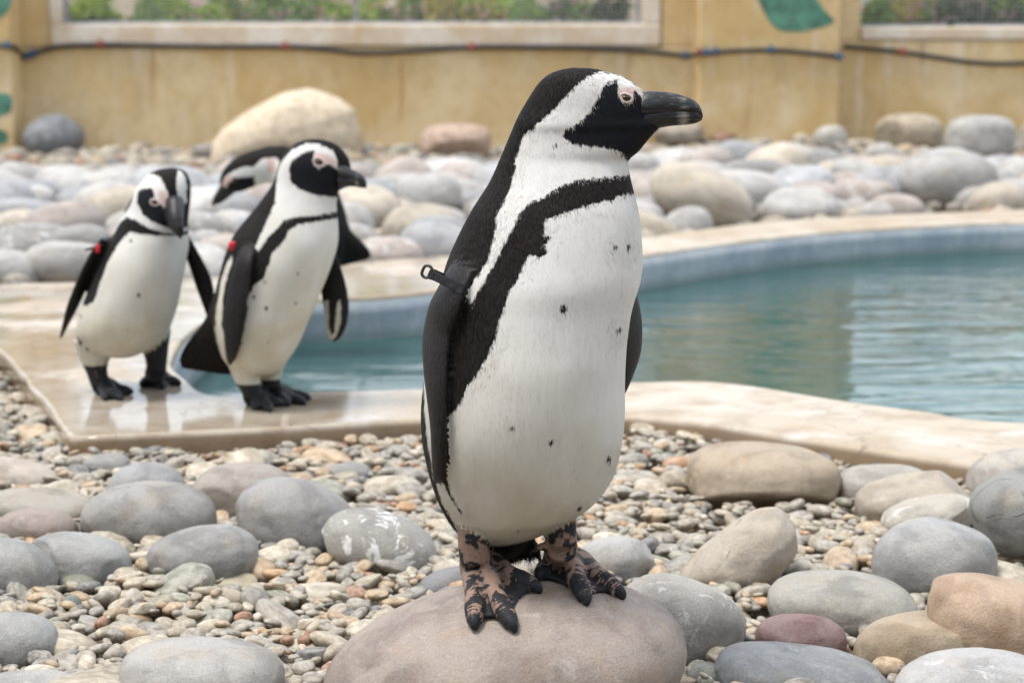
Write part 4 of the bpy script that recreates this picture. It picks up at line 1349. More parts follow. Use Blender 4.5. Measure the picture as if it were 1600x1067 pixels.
        if hallux is not None:
            h0, h1 = hallux
            s.limb('toe', [h0, h0 * 0.5 + h1 * 0.5 + np.array([0, 0, 0.002]), h1], [0.006, 0.005, 0.0025], 10, (0, 0, 1))
            d = h1 - h0
            s.limb('claw', [h1 - d * 0.2, h1 + d * 0.25 - np.array([0, 0, 0.003]), h1 + d * 0.4 - np.array([0, 0, 0.009])], [0.0026, 0.002, 0.0007], 8, (0, 0, 1))
    def solid(s, voxel, smooth_it=4):
        V = []; Fc = []; src = []
        for i, (t, v, f) in enumerate(s.pieces):
            o = len(V)
            V += list(v); Fc += [tuple(k + o for k in ff) for ff in f]
            src += [t] * len(v)
        me = bpy.data.meshes.new('tmp'); me.from_pydata([tuple(v) for v in V], [], Fc); me.update()
        bm = bmesh.new(); bm.from_mesh(me); bmesh.ops.recalc_face_normals(bm, faces=bm.faces[:]); bm.to_mesh(me); bm.free()
        o = bpy.data.objects.new('tmp', me); C.objects.link(o)
        m = o.modifiers.new('r', 'REMESH'); m.mode = 'VOXEL'; m.voxel_size = voxel; m.adaptivity = 0
        m2 = o.modifiers.new('s', 'SMOOTH'); m2.factor = 0.5; m2.iterations = smooth_it
        dg = bpy.context.evaluated_depsgraph_get()
        out = bpy.data.meshes.new_from_object(o.evaluated_get(dg))
        bpy.data.objects.remove(o); bpy.data.meshes.remove(me)
        kd = KDTree(len(V))
        for i, v in enumerate(V): kd.insert(v, i)
        kd.balance()
        n = len(out.vertices)
        co = np.empty(n * 3, np.float32); out.vertices.foreach_get('co', co); co = co.reshape(-1, 3).astype(float)
        nb = np.array([kd.find(c)[1] for c in co])
        tags = np.array(src)[nb]
        no = np.empty(n * 3, np.float32); out.vertices.foreach_get('normal', no); no = no.reshape(-1, 3)
        nb_ = SineNoise(77, 22, 70, 30)(co); nc_ = SineNoise(78, 90, 240, 30)(co * np.array([1, 1, 0.4]))
        amp = np.where(tags == 'body', 1.0, 0.0) * np.clip((s.tz[-1] - co[:, 2]) / (s.tz[-1] - s.tz[0]) * 5 - 1.1, 0, 1)
        co = co + no * ((nb_ * 0.0016 + nc_ * 0.00045) * amp)[:, None]
        out.vertices.foreach_set('co', co.astype(np.float32).ravel()); out.update()
        s.me, s.co, s.tags, s.no = out, co, tags, no
    def poly(s, pts): 
        return np.array([[s.pt(x, y)[0], s.pt(x, y)[2]] for x, y in pts])
    def paint(s, white, flip_white=(), pink=(), spots=(), head_y=250, face=(), soil_y=(600, 850), soil0=0.0, black=()):
        co, tags, no = s.co, s.tags, s.no
        n = len(co)
        body = tags == 'body'
        cx, a, b, dy, eg = s.sec(co[:, 2])
        q = co[:, [0, 2]].copy()
        zh = s.pt(800, head_y)[2]
        isb = body & (co[:, 2] < zh)
        rel = np.c_[co[:, 0] - cx, co[:, 1] - s.Y0 - dy]
        back = isb & (no[:, 1] > 0.05)
        # the far flank carries the same pattern mirrored over the bird's midline
        f = s.f; along = rel @ f
        mir = 2 * along[:, None] * f[None] - rel
        q[back, 0] = (cx + mir[:, 0])[back]
        stillback = back & (mir[:, 1] > 0)
        w = np.full(n, -0.03)
        for P in white: w = np.maximum(w, sdist(s.poly(P), q))
        for P in black: w = np.minimum(w, -sdist(s.poly(P), q))
        w[stillback] = -0.03
        for x, y, r in spots:
            c = s.pt(x, y); d = np.hypot((q[:, 0] - c[0]) , (q[:, 1] - c[2]) * 0.8) - r * s.k
            w = np.where(back, w, np.minimum(w, np.maximum(d, -0.004)))
        fl = np.isin(tags, ['flipper', 'tail', 'flipper2'])
        wf = np.full(n, -0.03)
        for P in flip_white: wf = np.maximum(wf, sdist(s.poly(P), co[:, [0, 2]]))
        w[fl] = wf[fl]
        w[tags == 'tail'] = -0.03
        pk = np.full(n, -0.03)
        for P in pink: pk = np.maximum(pk, sdist(s.poly(P), co[:, [0, 2]]))
        pk[~body] = -0.03
        sk = np.isin(tags, ['leg', 'toe', 'claw', 'web', 'toetip']).astype(float)
        dk = (tags == 'claw') * 1.0 + (tags == 'toetip') * 0.22 + (tags == 'web') * 0.2
        z0, z1 = s.pt(800, soil_y[0])[2], s.pt(800, soil_y[1])[2]
        soil = np.clip(soil0 + (z0 - co[:, 2]) / (z0 - z1), 0, 1) * 0.85
        fc = np.full(n, -0.03)
        for P in face: fc = np.maximum(fc, sdist(s.poly(P), co[:, [0, 2]]))
        face_ = np.clip(0.5 + fc / 0.02, 0, 1) * body
        gl = np.isin(tags, ['flipper', 'flipper2']) * 0.8 + (tags == 'claw') * 1.0 + np.isin(tags, ['toe', 'leg', 'web', 'toetip']) * 0.5
        s.att = {'w': w, 'pink': pk, 'skin': sk, 'dark': dk, 'soil': soil, 'face': face_, 'gloss': gl}
    def finish(s, root, nblade=0, blade=0.007, seed=1, low_py=9999):
        def put(me, d):
            for nme, arr in d.items():
                at_ = me.attributes.new(nme, 'FLOAT', 'POINT'); at_.data.foreach_set('value', np.asarray(arr, np.float32))
        org = np.array(root.location)
        put(s.me, s.att)
        s.me.materials.clear(); s.me.materials.append(M_PLUM)
        s.me.transform(Matrix.Translation(tuple(-org)))
        s.me.polygons.foreach_set('use_smooth', np.ones(len(s.me.polygons), bool))
        s.me.name = 'body'
        o = bpy.data.objects.new('body', s.me); C.objects.link(o); o.parent = root
        if nblade:
            r = np.random.default_rng(seed)
            cand = np.where(np.isin(s.tags, ['body', 'tail']))[0]
            pick = r.choice(cand, nblade)
            wv = s.att['w'][pick]
            pick = pick[(wv < 0.012) | (r.random(nblade) < 0.2) | (s.co[pick, 2] < s.pt(800, low_py)[2])]; nblade = len(pick)
            P = s.co[pick] - org; N = s.no[pick].astype(float)
            down = np.array([0, 0, -1.0]) + r.normal(size=(nblade, 3)) * 0.22
            down = down - N * (down * N).sum(1)[:, None]; down /= np.linalg.norm(down, axis=1)[:, None] + 1e-9
            side = np.cross(N, down)
            low = s.co[pick, 2] < s.pt(800, low_py)[2]
            L = (blade * r.uniform(0.5, 1.25, nblade) * np.where(low, 2.0, 1.0))[:, None]
            wd = (0.00055 * r.uniform(0.7, 1.4, nblade))[:, None]
            tip = P + down * L + N * (L * r.uniform(0.0, 0.10, nblade)[:, None] + 0.0003)
            b0 = P + side * wd - N * 0.0006; b1 = P - side * wd - N * 0.0006
            V = np.stack([b0, b1, tip], 1).reshape(-1, 3)
            T = np.arange(3 * nblade).reshape(-1, 3)
            me = fast_mesh('plumage', V, T, 3)
            put(me, {k_: np.repeat(v[pick], 3) for k_, v in s.att.items()})
            me.normals_split_custom_set_from_vertices([tuple(v) for v in np.repeat(N, 3, 0)])
            me.materials.append(M_PLUM)
            o2 = bpy.data.objects.new('plumage', me); C.objects.link(o2); o2.parent = o; o2['kind'] = 'stuff'
        return o
    def bill(s, root, prof, dy0=0.0, slant=0.0, pale=None):
        """prof rows: (x, top y, gape y, bottom y, half width m). pale: (x0, x1) of the grey band"""
        org = np.array(root.location)
        for nm, i0, i1 in (('upper_bill', 1, 2), ('lower_bill', 2, 3)):
            V, Fc, PA = [], [], []
            q = cr_cols(prof, 4); seg = 20
            if nm == 'lower_bill': q = q[:-2]
            for j, row in enumerate(q):
                x = row[0]; t, b_ = row[i0], row[i1]
                gap = -0.30 * (row[2] - row[1])
                if nm == 'lower_bill': t += gap
                else: b_ += (b_ - t) * 0.10
                c = s.pt(x, (t + b_) / 2, dy0 + slant * (x - prof[0][0]) * s.k); hh = max((b_ - t) / 2 * s.k, 0.0006); ww = row[4] * (0.86 if nm == 'lower_bill' else 1)
                for k in range(seg):
                    a = 2 * math.pi * k / seg
                    cz, cy = math.cos(a), math.sin(a)
                    cy = math.copysign(abs(cy) ** 0.8, cy); cz = math.copysign(abs(cz) ** 0.8, cz)
                    nar = 1 - 0.35 * max(0, cz if nm == 'upper_bill' else -cz)
                    V.append((c[0], c[1] + ww * cy * nar, c[2] + hh * cz))
                    if pale:
                        d = abs((x - (pale[0] + pale[1]) / 2)) / abs(pale[1] - pale[0]) * 2
                        vv = 1 - d
                        if nm == 'upper_bill': vv = vv * 0.62 * (1 if cz > -0.6 else 0.3)
                        PA.append(max(0, vv))
                    else: PA.append(0)
            n = len(q)
            for i in range(n - 1):
                for k in range(seg):
                    k2 = (k + 1) % seg; Fc.append((i * seg + k, i * seg + k2, (i + 1) * seg + k2, (i + 1) * seg + k))
            Fc.append(tuple(range(seg))); Fc.append(tuple((n - 1) * seg + k for k in range(seg)))
            o = mesh_obj(nm, np.array(V) - org, Fc, M_BILL, root)
            at_ = o.data.attributes.new('pale', 'FLOAT', 'POINT'); at_.data.foreach_set('value', np.array(PA, np.float32))
            bm = bmesh.new(); bm.from_mesh(o.data); bmesh.ops.recalc_face_normals(bm, faces=bm.faces[:]); bm.to_mesh(o.data); bm.free()
    def eye(s, root, px, py, r, both=True, lid=1.35, squint=0.72, tilt=0.3):
        org = np.array(root.location)
        dy = s.front(px, py)
        p0 = s.pt(px, py)
        cx, a, b, cdy, eg = s.sec(p0[2])
        sides = [dy] + ([2 * cdy - dy] if both else [])
        for d in sides:
            sg = -1 if d == dy else 1
            c = s.pt(px, py, d - sg * r * 0.35)
            e = empty('eye', tuple(c - org)); e.parent = root
            V, T = ICO[3]
            o = mesh_obj('eyeball', V * r * np.array([1, 0.8, squint]), T, M_EYE, e)
            V2 = V * r * 0.5 * np.array([1, 0.5, 0.9]) + np.array([0, sg * r * 0.5, 0])
            mesh_obj('pupil', V2, T, M_PUPIL, e)
            th = np.linspace(0, 2 * math.pi, 28, endpoint=False)
            ring = np.c_[r * lid * np.cos(th), np.full(28, sg * r * 0.38), r * lid * squint * np.sin(th)]
            ring = np.vstack([ring, ring[:1]])
            ct, st = math.cos(tilt), math.sin(tilt)
            ring = ring @ np.array([[ct, 0, -st], [0, 1, 0], [st, 0, ct]])
            v, f = tube_mesh(ring, r * 0.26, 10, (0, 1, 0))
            mesh_obj('eyelid', v, f[:-2], M_LID, e)

def zoomed(org, sc, pts): return [(org[0] + x * sc, org[1] + y * sc) for x, y in pts]
Z1 = lambda pts: zoomed((640, 80), 480 / 1067, pts)
Z2 = lambda pts: zoomed((620, 420), 420 / 1067, pts)
Z4 = lambda pts: zoomed((60, 190), 560 / 1271, pts)
ZH = lambda pts: zoomed((860, 90), 250 / 1569, pts)
ZF = lambda pts: zoomed((700, 800), 300 / 1600, pts)

def tall_penguin():
    p = Penguin(2.0, 30)
    rows = [(106.5, 893, 917, 0.004, 0, 0.1), (109, 878, 934, 0.012, 0, 0.15), (114, 863, 955, 0.019, 0, 0.2), (122, 850, 976, 0.025, 0, 0.25), (135, 838, 997, 0.029, 0, 0.28), (150, 828, 1011, 0.0315, 0, 0.3), (170, 816, 1018, 0.034, 0, 0.3),
            (185, 808, 1022, 0.036, 0, 0.36), (196, 803, 1032, 0.037, 0, 0.42), (206, 799, 1024, 0.038, 0.001, 0.36), (220, 793, 1012, 0.040, 0.001, 0.25), (237, 786, 998, 0.044, 0.002, 0.15), (251, 780, 983, 0.047, 0.003, 0.1), (270, 772, 984, 0.053, 0.003, 0.05), (290, 762, 988, 0.059, 0.002, 0), (310, 749, 993, 0.065, 0.001, 0),
            (330, 736, 998, 0.071, 0, 0), (360, 720, 1001, 0.079, 0, 0), (400, 704, 1002, 0.086, -0.002, 0), (440, 692, 999, 0.092, -0.004, 0), (480, 683, 990, 0.0935, -0.005, 0), (520, 675, 985, 0.0965, -0.007, 0), (560, 669, 981, 0.100, -0.009, 0),
            (600, 664, 976, 0.101, -0.010, 0), (640, 662, 972, 0.101, -0.010, 0), (680, 664, 967, 0.099, -0.009, 0), (720, 670, 960, 0.095, -0.007, 0), (750, 677, 950, 0.090, -0.004, 0), (780, 687, 930, 0.082, 0.0, 0), (805, 698, 902, 0.071, 0.005, 0),
            (825, 709, 874, 0.058, 0.010, 0), (842, 722, 846, 0.042, 0.015, 0), (852, 742, 818, 0.025, 0.018, 0), (857, 768, 795, 0.008, 0.02, 0)]
    p.body(rows)
    # flippers
    def flip(px_list, off, uw, th, tag_, lean):
        pts, rad = [], []
        for (x, y, wpx) in px_list:
            pts.append(p.pt(x, y, p.front(x, y) - off if off > 0 else -off)); rad.append((wpx * p.k / lean, th * (0.35 + 0.65 * min(1, wpx / 22))))
        return pts, rad
    pts, rad = flip([(728, 385, 16), (716, 420, 20), (702, 460, 23), (687, 505, 23), (684, 545, 20), (686, 597, 16), (689, 650, 12.5), (689, 692, 10.5), (687, 720, 7), (685, 738, 2)], 0.011, 1, 0.0075, 'flipper', 0.55)
    pts[0] = pts[0] + np.array([0.012, 0.030, 0]); pts[1] = pts[1] + np.array([0.003, 0.010, 0])
    p.limb('flipper', pts, rad, 24, (0.5, -0.87, 0))
    pts = [p.pq(x, y, d) for x, y, d in [(958, 420, 0.05), (972, 470, 0.052), (980, 510, 0.052), (981, 550, 0.050), (977, 585, 0.047), (971, 612, 0.044), (967, 622, 0.043)]]
    p.limb('flipper2', pts, [(0.030, 0.007), (0.032, 0.007), (0.031, 0.0065), (0.027, 0.006), (0.016, 0.005), (0.007, 0.004), (0.002, 0.001)], 24, (0.55, 0.83, 0))
    # tail: stiff brush behind the legs, reaching the stone
    p.limb('tail', [p.pq(775, 800, 0.03), p.pq(790, 838, 0.055), p.pq(800, 858, 0.075), p.pq(808, 873, 0.092)], [(0.03, 0.03), (0.026, 0.02), (0.021, 0.011), (0.015, 0.003)], 20, (0.87, 0.5, 0))
    for i in range(16):
        t = i / 15 - 0.5
        x0 = 798 + 62 * t
        p.limb('tail', [p.pq(x0, 838 + 4 * (i % 2), 0.055 + 0.02 * t), p.pq(x0 + 5 + 10 * t, 858, 0.062 + 0.02 * t), p.pq(x0 + 9 + 14 * t + 3 * (i % 3), 868 + (i * 7) % 11, 0.068 + 0.02 * t)], [0.0045, 0.0034, 0.0012], 8, (0, 1, 0))
    # legs and feet
    aL, aR = p.pt(744, 866, -0.030), p.pt(877, 848, -0.012)
    p.limb('leg', [p.pt(744, 770, -0.015), p.pt(742, 815, -0.026), p.pt(741, 842, -0.030), aL], [(0.024, 0.024), (0.0185, 0.0185), (0.0165, 0.0165), (0.0165, 0.0165)], 20, (1, 0, 0))
    p.limb('leg', [p.pt(862, 760, 0.0), p.pt(874, 800, -0.006), p.pt(876, 825, -0.010), aR], [(0.024, 0.024), (0.018, 0.018), (0.0165, 0.0165), (0.0165, 0.0165)], 20, (1, 0, 0))
    p.foot(rock_hit, aL, (746, 897), [(743, 987), (806, 990), (846, 928)], None, 0.0122, rleg=0.0175)
    h0 = p.pt(862, 850, -0.014); h1 = p.pt(836, 852, -0.016)
    p.foot(rock_hit, aR, (880, 884), [(841, 909), (917, 948), (974, 939)], (h0, h1), 0.0122, rleg=0.0175)
    p.solid(0.0019, 3)
    head_w = Z1([(826, 163), (800, 128), (760, 100), (715, 80), (668, 74), (625, 84), (590, 108), (545, 150), (510, 190), (470, 228), (430, 262), (396, 288), (380, 335), (364, 370), (368, 400), (360, 435), (350, 470), (330, 510), (305, 560), (300, 610), (290, 660), (275, 705), (245, 755), (215, 795), (188, 814), (222, 845),
                 (252, 795), (290, 722), (306, 690), (326, 650), (350, 612), (370, 572), (395, 532), (420, 512), (450, 502), (480, 480), (520, 457), (570, 441), (640, 432), (700, 431), (800, 425), (800, 392), (752, 378), (740, 357), (700, 336), (650, 329), (600, 326), (560, 318), (524, 292), (540, 270), (570, 256), (600, 230), (630, 200), (650, 160), (670, 125), (692, 104), (714, 103), (722, 130),
                 (719, 152), (735, 181), (762, 183), (778, 166), (774, 140), (784, 134), (800, 155), (822, 172)])
    belly = Z1([(840, 500), (785, 498), (750, 488), (700, 505), (660, 515), (600, 525), (550, 542), (500, 558), (466, 575), (460, 600), (458, 625), (478, 622), (488, 625), (462, 650), (472, 676), (450, 690), (410, 682), (396, 705), (386, 740), (368, 772), (347, 800), (335, 850), (312, 900), (305, 950), (282, 1000)]) + \
        Z2([(325, 360), (282, 428), (262, 478), (240, 512), (205, 545), (160, 560), (118, 430), (110, 330), (112, 300), (104, 340), (118, 560), (136, 700), (152, 800), (182, 900), (226, 985), (262, 1050), (300, 1120), (600, 1150), (900, 1000), (1100, 800), (1100, 300)]) + [(1060, 400)]
    flank = Z2([(192, 745), (208, 790), (225, 850), (250, 890), (264, 922), (250, 915), (232, 880), (208, 850), (192, 800)])
    face = ZH([(90, 750), (350, 560), (500, 330), (600, 230), (660, 300), (680, 420), (760, 460), (820, 330), (960, 420), (1000, 700), (760, 1020), (600, 890), (300, 860)])
    pinkp = ZH([(650, 300), (760, 285), (850, 290), (950, 390), (930, 415), (860, 330), (810, 330), (800, 440), (735, 450), (672, 400), (656, 340)])
    spots = [(956, 379, 2.2), (978, 381, 2.4), (877, 466, 4.2), (962, 506, 3.4), (800, 640, 3.6), (857, 662, 4), (948, 700, 3.4), (902, 776, 4), (867, 226, 2.4), (811, 805, 1.2)]
    p.paint([head_w, belly], pink=[pinkp], spots=spots, head_y=262, face=[face], black=[flank], soil_y=(480, 840))
    root = empty('penguin', tuple(p.pt(806, 905)))
    tag(root, 'tall black and white penguin standing on the pinkish brown boulder, head in profile', 'penguin', 'penguins')
    p.finish(root, 60000, 0.0055, 3, 800)
    p.bill(root, [(1000, 147, 181, 214, 0.0165), (1012, 143, 180, 208, 0.0155), (1025, 143, 179, 202, 0.014), (1042, 144.5, 177, 198, 0.012), (1060, 148, 176, 196, 0.0105), (1076, 153, 176.5, 195, 0.009), (1088, 160, 178, 192.5, 0.0072), (1095, 169, 181, 189, 0.005), (1098, 178, 184, 187.5, 0.0022)], pale=(1048, 1088))
    p.eye(root, 976, 153, 0.0055, squint=0.62, tilt=0.28, lid=1.22)
    # identification band clipped round the flipper
    org = np.array(root.location)
    band = empty('flipper_band', (0, 0, 0)); band.parent = root
    d0 = p.front(702, 442) - 0.037
    A, B = p.pq(673, 429, d0 + 0.012), p.pq(722, 452, d0)
    dirv = (B - A) / np.linalg.norm(B - A)
    nrm = np.array([0, -1.0, 0]); upv = np.cross(dirv, nrm); upv /= np.linalg.norm(upv)
    def bar(nm, a, b, hw, ht):
        V = []
        for q in (a, b):
            for s1, s2 in ((-1, -1), (1, -1), (1, 1), (-1, 1)): V.append(q + upv * hw * s1 + nrm * ht * s2 - org)
        o = mesh_obj(nm, V, [(0, 1, 2, 3), (7, 6, 5, 4), (0, 4, 5, 1), (1, 5, 6, 2), (2, 6, 7, 3), (3, 7, 4, 0)], M_BAND, band, False)
        bm = bmesh.new(); bm.from_mesh(o.data); bmesh.ops.recalc_face_normals(bm, faces=bm.faces[:]); bmesh.ops.bevel(bm, geom=bm.edges[:], offset=0.0009, segments=2, affect='EDGES'); bm.to_mesh(o.data); bm.free()
    bar('strap', A, B, 0.0044, 0.0020)
    bar('strap', A + np.array([0, 0.03, 0]), B + np.array([-0.004, 0.05, 0]), 0.0034, 0.0016)
    bar('clasp', B - dirv * 0.006, B + dirv * 0.0025, 0.0055, 0.003)
    th = np.linspace(0.3, 2 * math.pi - 0.2, 18)
    lc = A - dirv * 0.002 + upv * (-0.001)
    loop = [lc - dirv * 0.003 + dirv * 0.0048 * math.cos(t) + upv * 0.0062 * math.copysign(abs(math.sin(t)) ** 0.6, math.sin(t)) - org for t in th]
    v, f = tube_mesh(loop, [(0.0030, 0.0016)] * len(loop), 8, (0, 1, 0)); mesh_obj('loop', v, f, M_BAND, band)
    bar('clasp', A - dirv * 0.003, A + dirv * 0.004, 0.0048, 0.0026)
tall_penguin()

def deck_hit(px, py): return onz(px, py, 0.0), np.array([0, 0, 1.0])

def middle_penguin():
    Y0 = float(onz(425, 632, 0)[1])
    p = Penguin(Y0, 48)
    k = p.k
    rows = [(217.5, 484, 498, 0.006, 0, 0.1), (219.5, 473, 510, 0.014, 0, 0.15), (226, 459, 526, 0.026, 0, 0.2), (240, 445, 540, 0.037, 0, 0.22), (255, 437, 547, 0.043, 0, 0.25), (270, 432, 548, 0.045, 0, 0.25), (285, 427, 541, 0.047, 0, 0.2), (298, 419, 530, 0.051, 0, 0.1), (315, 407, 526, 0.059, 0, 0.05), (330, 396, 526, 0.067, 0, 0),
            (345, 384, 527, 0.075, 0, 0), (362, 372, 527, 0.084, 0, 0), (382, 361, 525, 0.093, 0, 0), (405, 351, 520, 0.101, 0, 0), (430, 344, 513, 0.106, 0, 0), (455, 339, 504, 0.109, 0, 0), (480, 335, 495, 0.109, 0, 0), (505, 333, 484, 0.106, 0, 0), (530, 336, 471, 0.099, 0, 0), (550, 344, 458, 0.087, 0, 0), (566, 355, 446, 0.070, 0, 0), (578, 371, 434, 0.045, 0, 0), (585, 390, 418, 0.015, 0, 0)]
    p.body(rows)
    fl = [(404, 362, 8), (393, 396, 14), (385, 440, 18), (379, 480, 18), (376, 515, 15), (372, 540, 10), (368, 560, 3)]
    p.limb('flipper', [p.pt(x, y, p.front(max(x, 376), y) - (0.010 if y > 390 else -0.03)) for x, y, _ in fl], [(w * k / 0.8, 0.008 * (0.3 + 0.7 * min(1, w / 15))) for _, _, w in fl], 20, (0.8, -0.6, 0))
    f2 = [(506, 405, 0.05, 0.022), (514, 440, 0.055, 0.027), (520, 475, 0.055, 0.028), (522, 505, 0.05, 0.024), (519, 528, 0.048, 0.016), (517, 539, 0.046, 0.004)]
    p.limb('flipper2', [p.pt(x, y, d) for x, y, d, _ in f2], [(w, 0.008 * (0.3 + 0.7 * min(1, w / 0.02))) for *_, w in f2], 20, (0.93, -0.3, 0))
    p.limb('tail', [p.pq(356, 470, 0.06), p.pq(346, 505, 0.085), p.pq(336, 532, 0.10), p.pq(326, 558, 0.11), p.pq(322, 574, 0.115), p.pq(321, 581, 0.116)], [(0.03, 0.05), (0.032, 0.045), (0.042, 0.034), (0.052, 0.02), (0.054, 0.008), (0.046, 0.002)], 24, (1, 0, 0))
    aL, aR = p.pt(397, 616, -0.02), p.pt(421, 610, 0.03)
    p.limb('leg', [p.pt(383, 555, -0.01), p.pt(387, 583, -0.018), p.pt(393, 600, -0.02), aL], [(0.038, 0.038), (0.026, 0.026), (0.021, 0.021), (0.018, 0.018)], 16, (1, 0, 0))
    p.limb('leg', [p.pt(420, 555, 0.03), p.pt(419, 585, 0.03), p.pt(420, 600, 0.03), aR], [(0.036, 0.036), (0.024, 0.024), (0.019, 0.019), (0.018, 0.018)], 16, (1, 0, 0))
    p.foot(deck_hit, aL, (401, 630), [(399, 642), (424, 645), (441, 636)], None, 0.012, rleg=0.02)
    p.foot(deck_hit, aR, (428, 622), [(452, 636), (478, 634), (486, 626)], None, 0.012, rleg=0.02)
    p.solid(0.0032, 3)
    face_w = Z4([(1066, 168), (1066, 140), (1045, 100), (1000, 80), (955, 76), (905, 98), (868, 140), (850, 190), (850, 250), (850, 285), (836, 320), (815, 370), (795, 420), (780, 460), (802, 445), (832, 400), (862, 370), (882, 342), (930, 330), (1000, 325), (1100, 315), (1100, 275), (1030, 262), (980, 252), (930, 232), (902, 205), (895, 170), (910, 135), (948, 108), (985, 100), (985, 150), (1005, 165), (1025, 150), (1045, 150)])
    belly = Z4([(1120, 335), (1055, 342), (1000, 347), (940, 353), (905, 377), (890, 412), (850, 452), (840, 492), (820, 540), (790, 560), (770, 600), (760, 700), (735, 790), (700, 800), (660, 760), (648, 700), (640, 720), (665, 860), (740, 950), (850, 900), (950, 780), (1060, 600), (1120, 450)])
    edge_w = Z4([(702, 462), (680, 500), (660, 560), (645, 680), (655, 760), (680, 815), (690, 795), (672, 700), (676, 580), (706, 475)])
    f2w = Z4([(1000, 650), (1020, 640), (1020, 720), (1030, 770), (1045, 760), (1050, 660), (1062, 640), (1065, 720), (1050, 770), (1030, 790), (1008, 770), (1000, 700)])
    p.paint([face_w, belly, edge_w], flip_white=[edge_w, f2w], pink=[Z4([(985, 108), (1030, 112), (1065, 140), (1062, 162), (1040, 150), (1020, 145), (1000, 160), (982, 150)])], spots=[(474, 420, 2), (425, 432, 2.2), (409, 455, 2.6), (428, 471, 2.6), (430, 523, 1.4), (388, 525, 2), (470, 466, 1.2)], head_y=318, face=[Z4([(895, 170), (950, 108), (1070, 165), (1080, 260), (950, 245)])], soil_y=(340, 560), soil0=0.25)
    thigh = (p.tags == 'leg') & (p.co[:, 2] > p.pt(400, 596)[2])
    p.att['skin'][thigh] = 0; p.att['w'][thigh] = 0.004
    p.att['dark'] = p.att['dark'] + 0.45 * p.att['skin']
    root = empty('penguin', tuple(p.pt(425, 634)))
    tag(root, 'penguin with bright red flipper tag walking on the deck, bill to the pool', 'penguin', 'penguins')
    p.finish(root, 9000, 0.008, 5)
    p.bill(root, [(530, 255, 276, 298, 0.026), (540, 258, 278, 293, 0.022), (550, 263, 280, 291, 0.018), (560, 268, 282, 292, 0.014), (568, 273, 285, 293, 0.010), (573, 280, 288, 293, 0.006), (574.5, 285, 290, 292.5, 0.003)], dy0=-0.01, slant=-0.25, pale=(553, 566))
    p.eye(root, 501, 252, 0.0085, squint=0.75, lid=1.2)
    org = np.array(root.location)
    c = p.pt(369, 381, p.front(372, 381) - 0.004)
    V, T = ICO[3]
    mesh_obj('flipper_tag', V * np.array([0.0075, 0.007, 0.0095]) * (np.abs(V) ** 4).sum(1)[:, None] ** (-0.25) * 0.95 + c - org, T, M_RED, root)
middle_penguin()

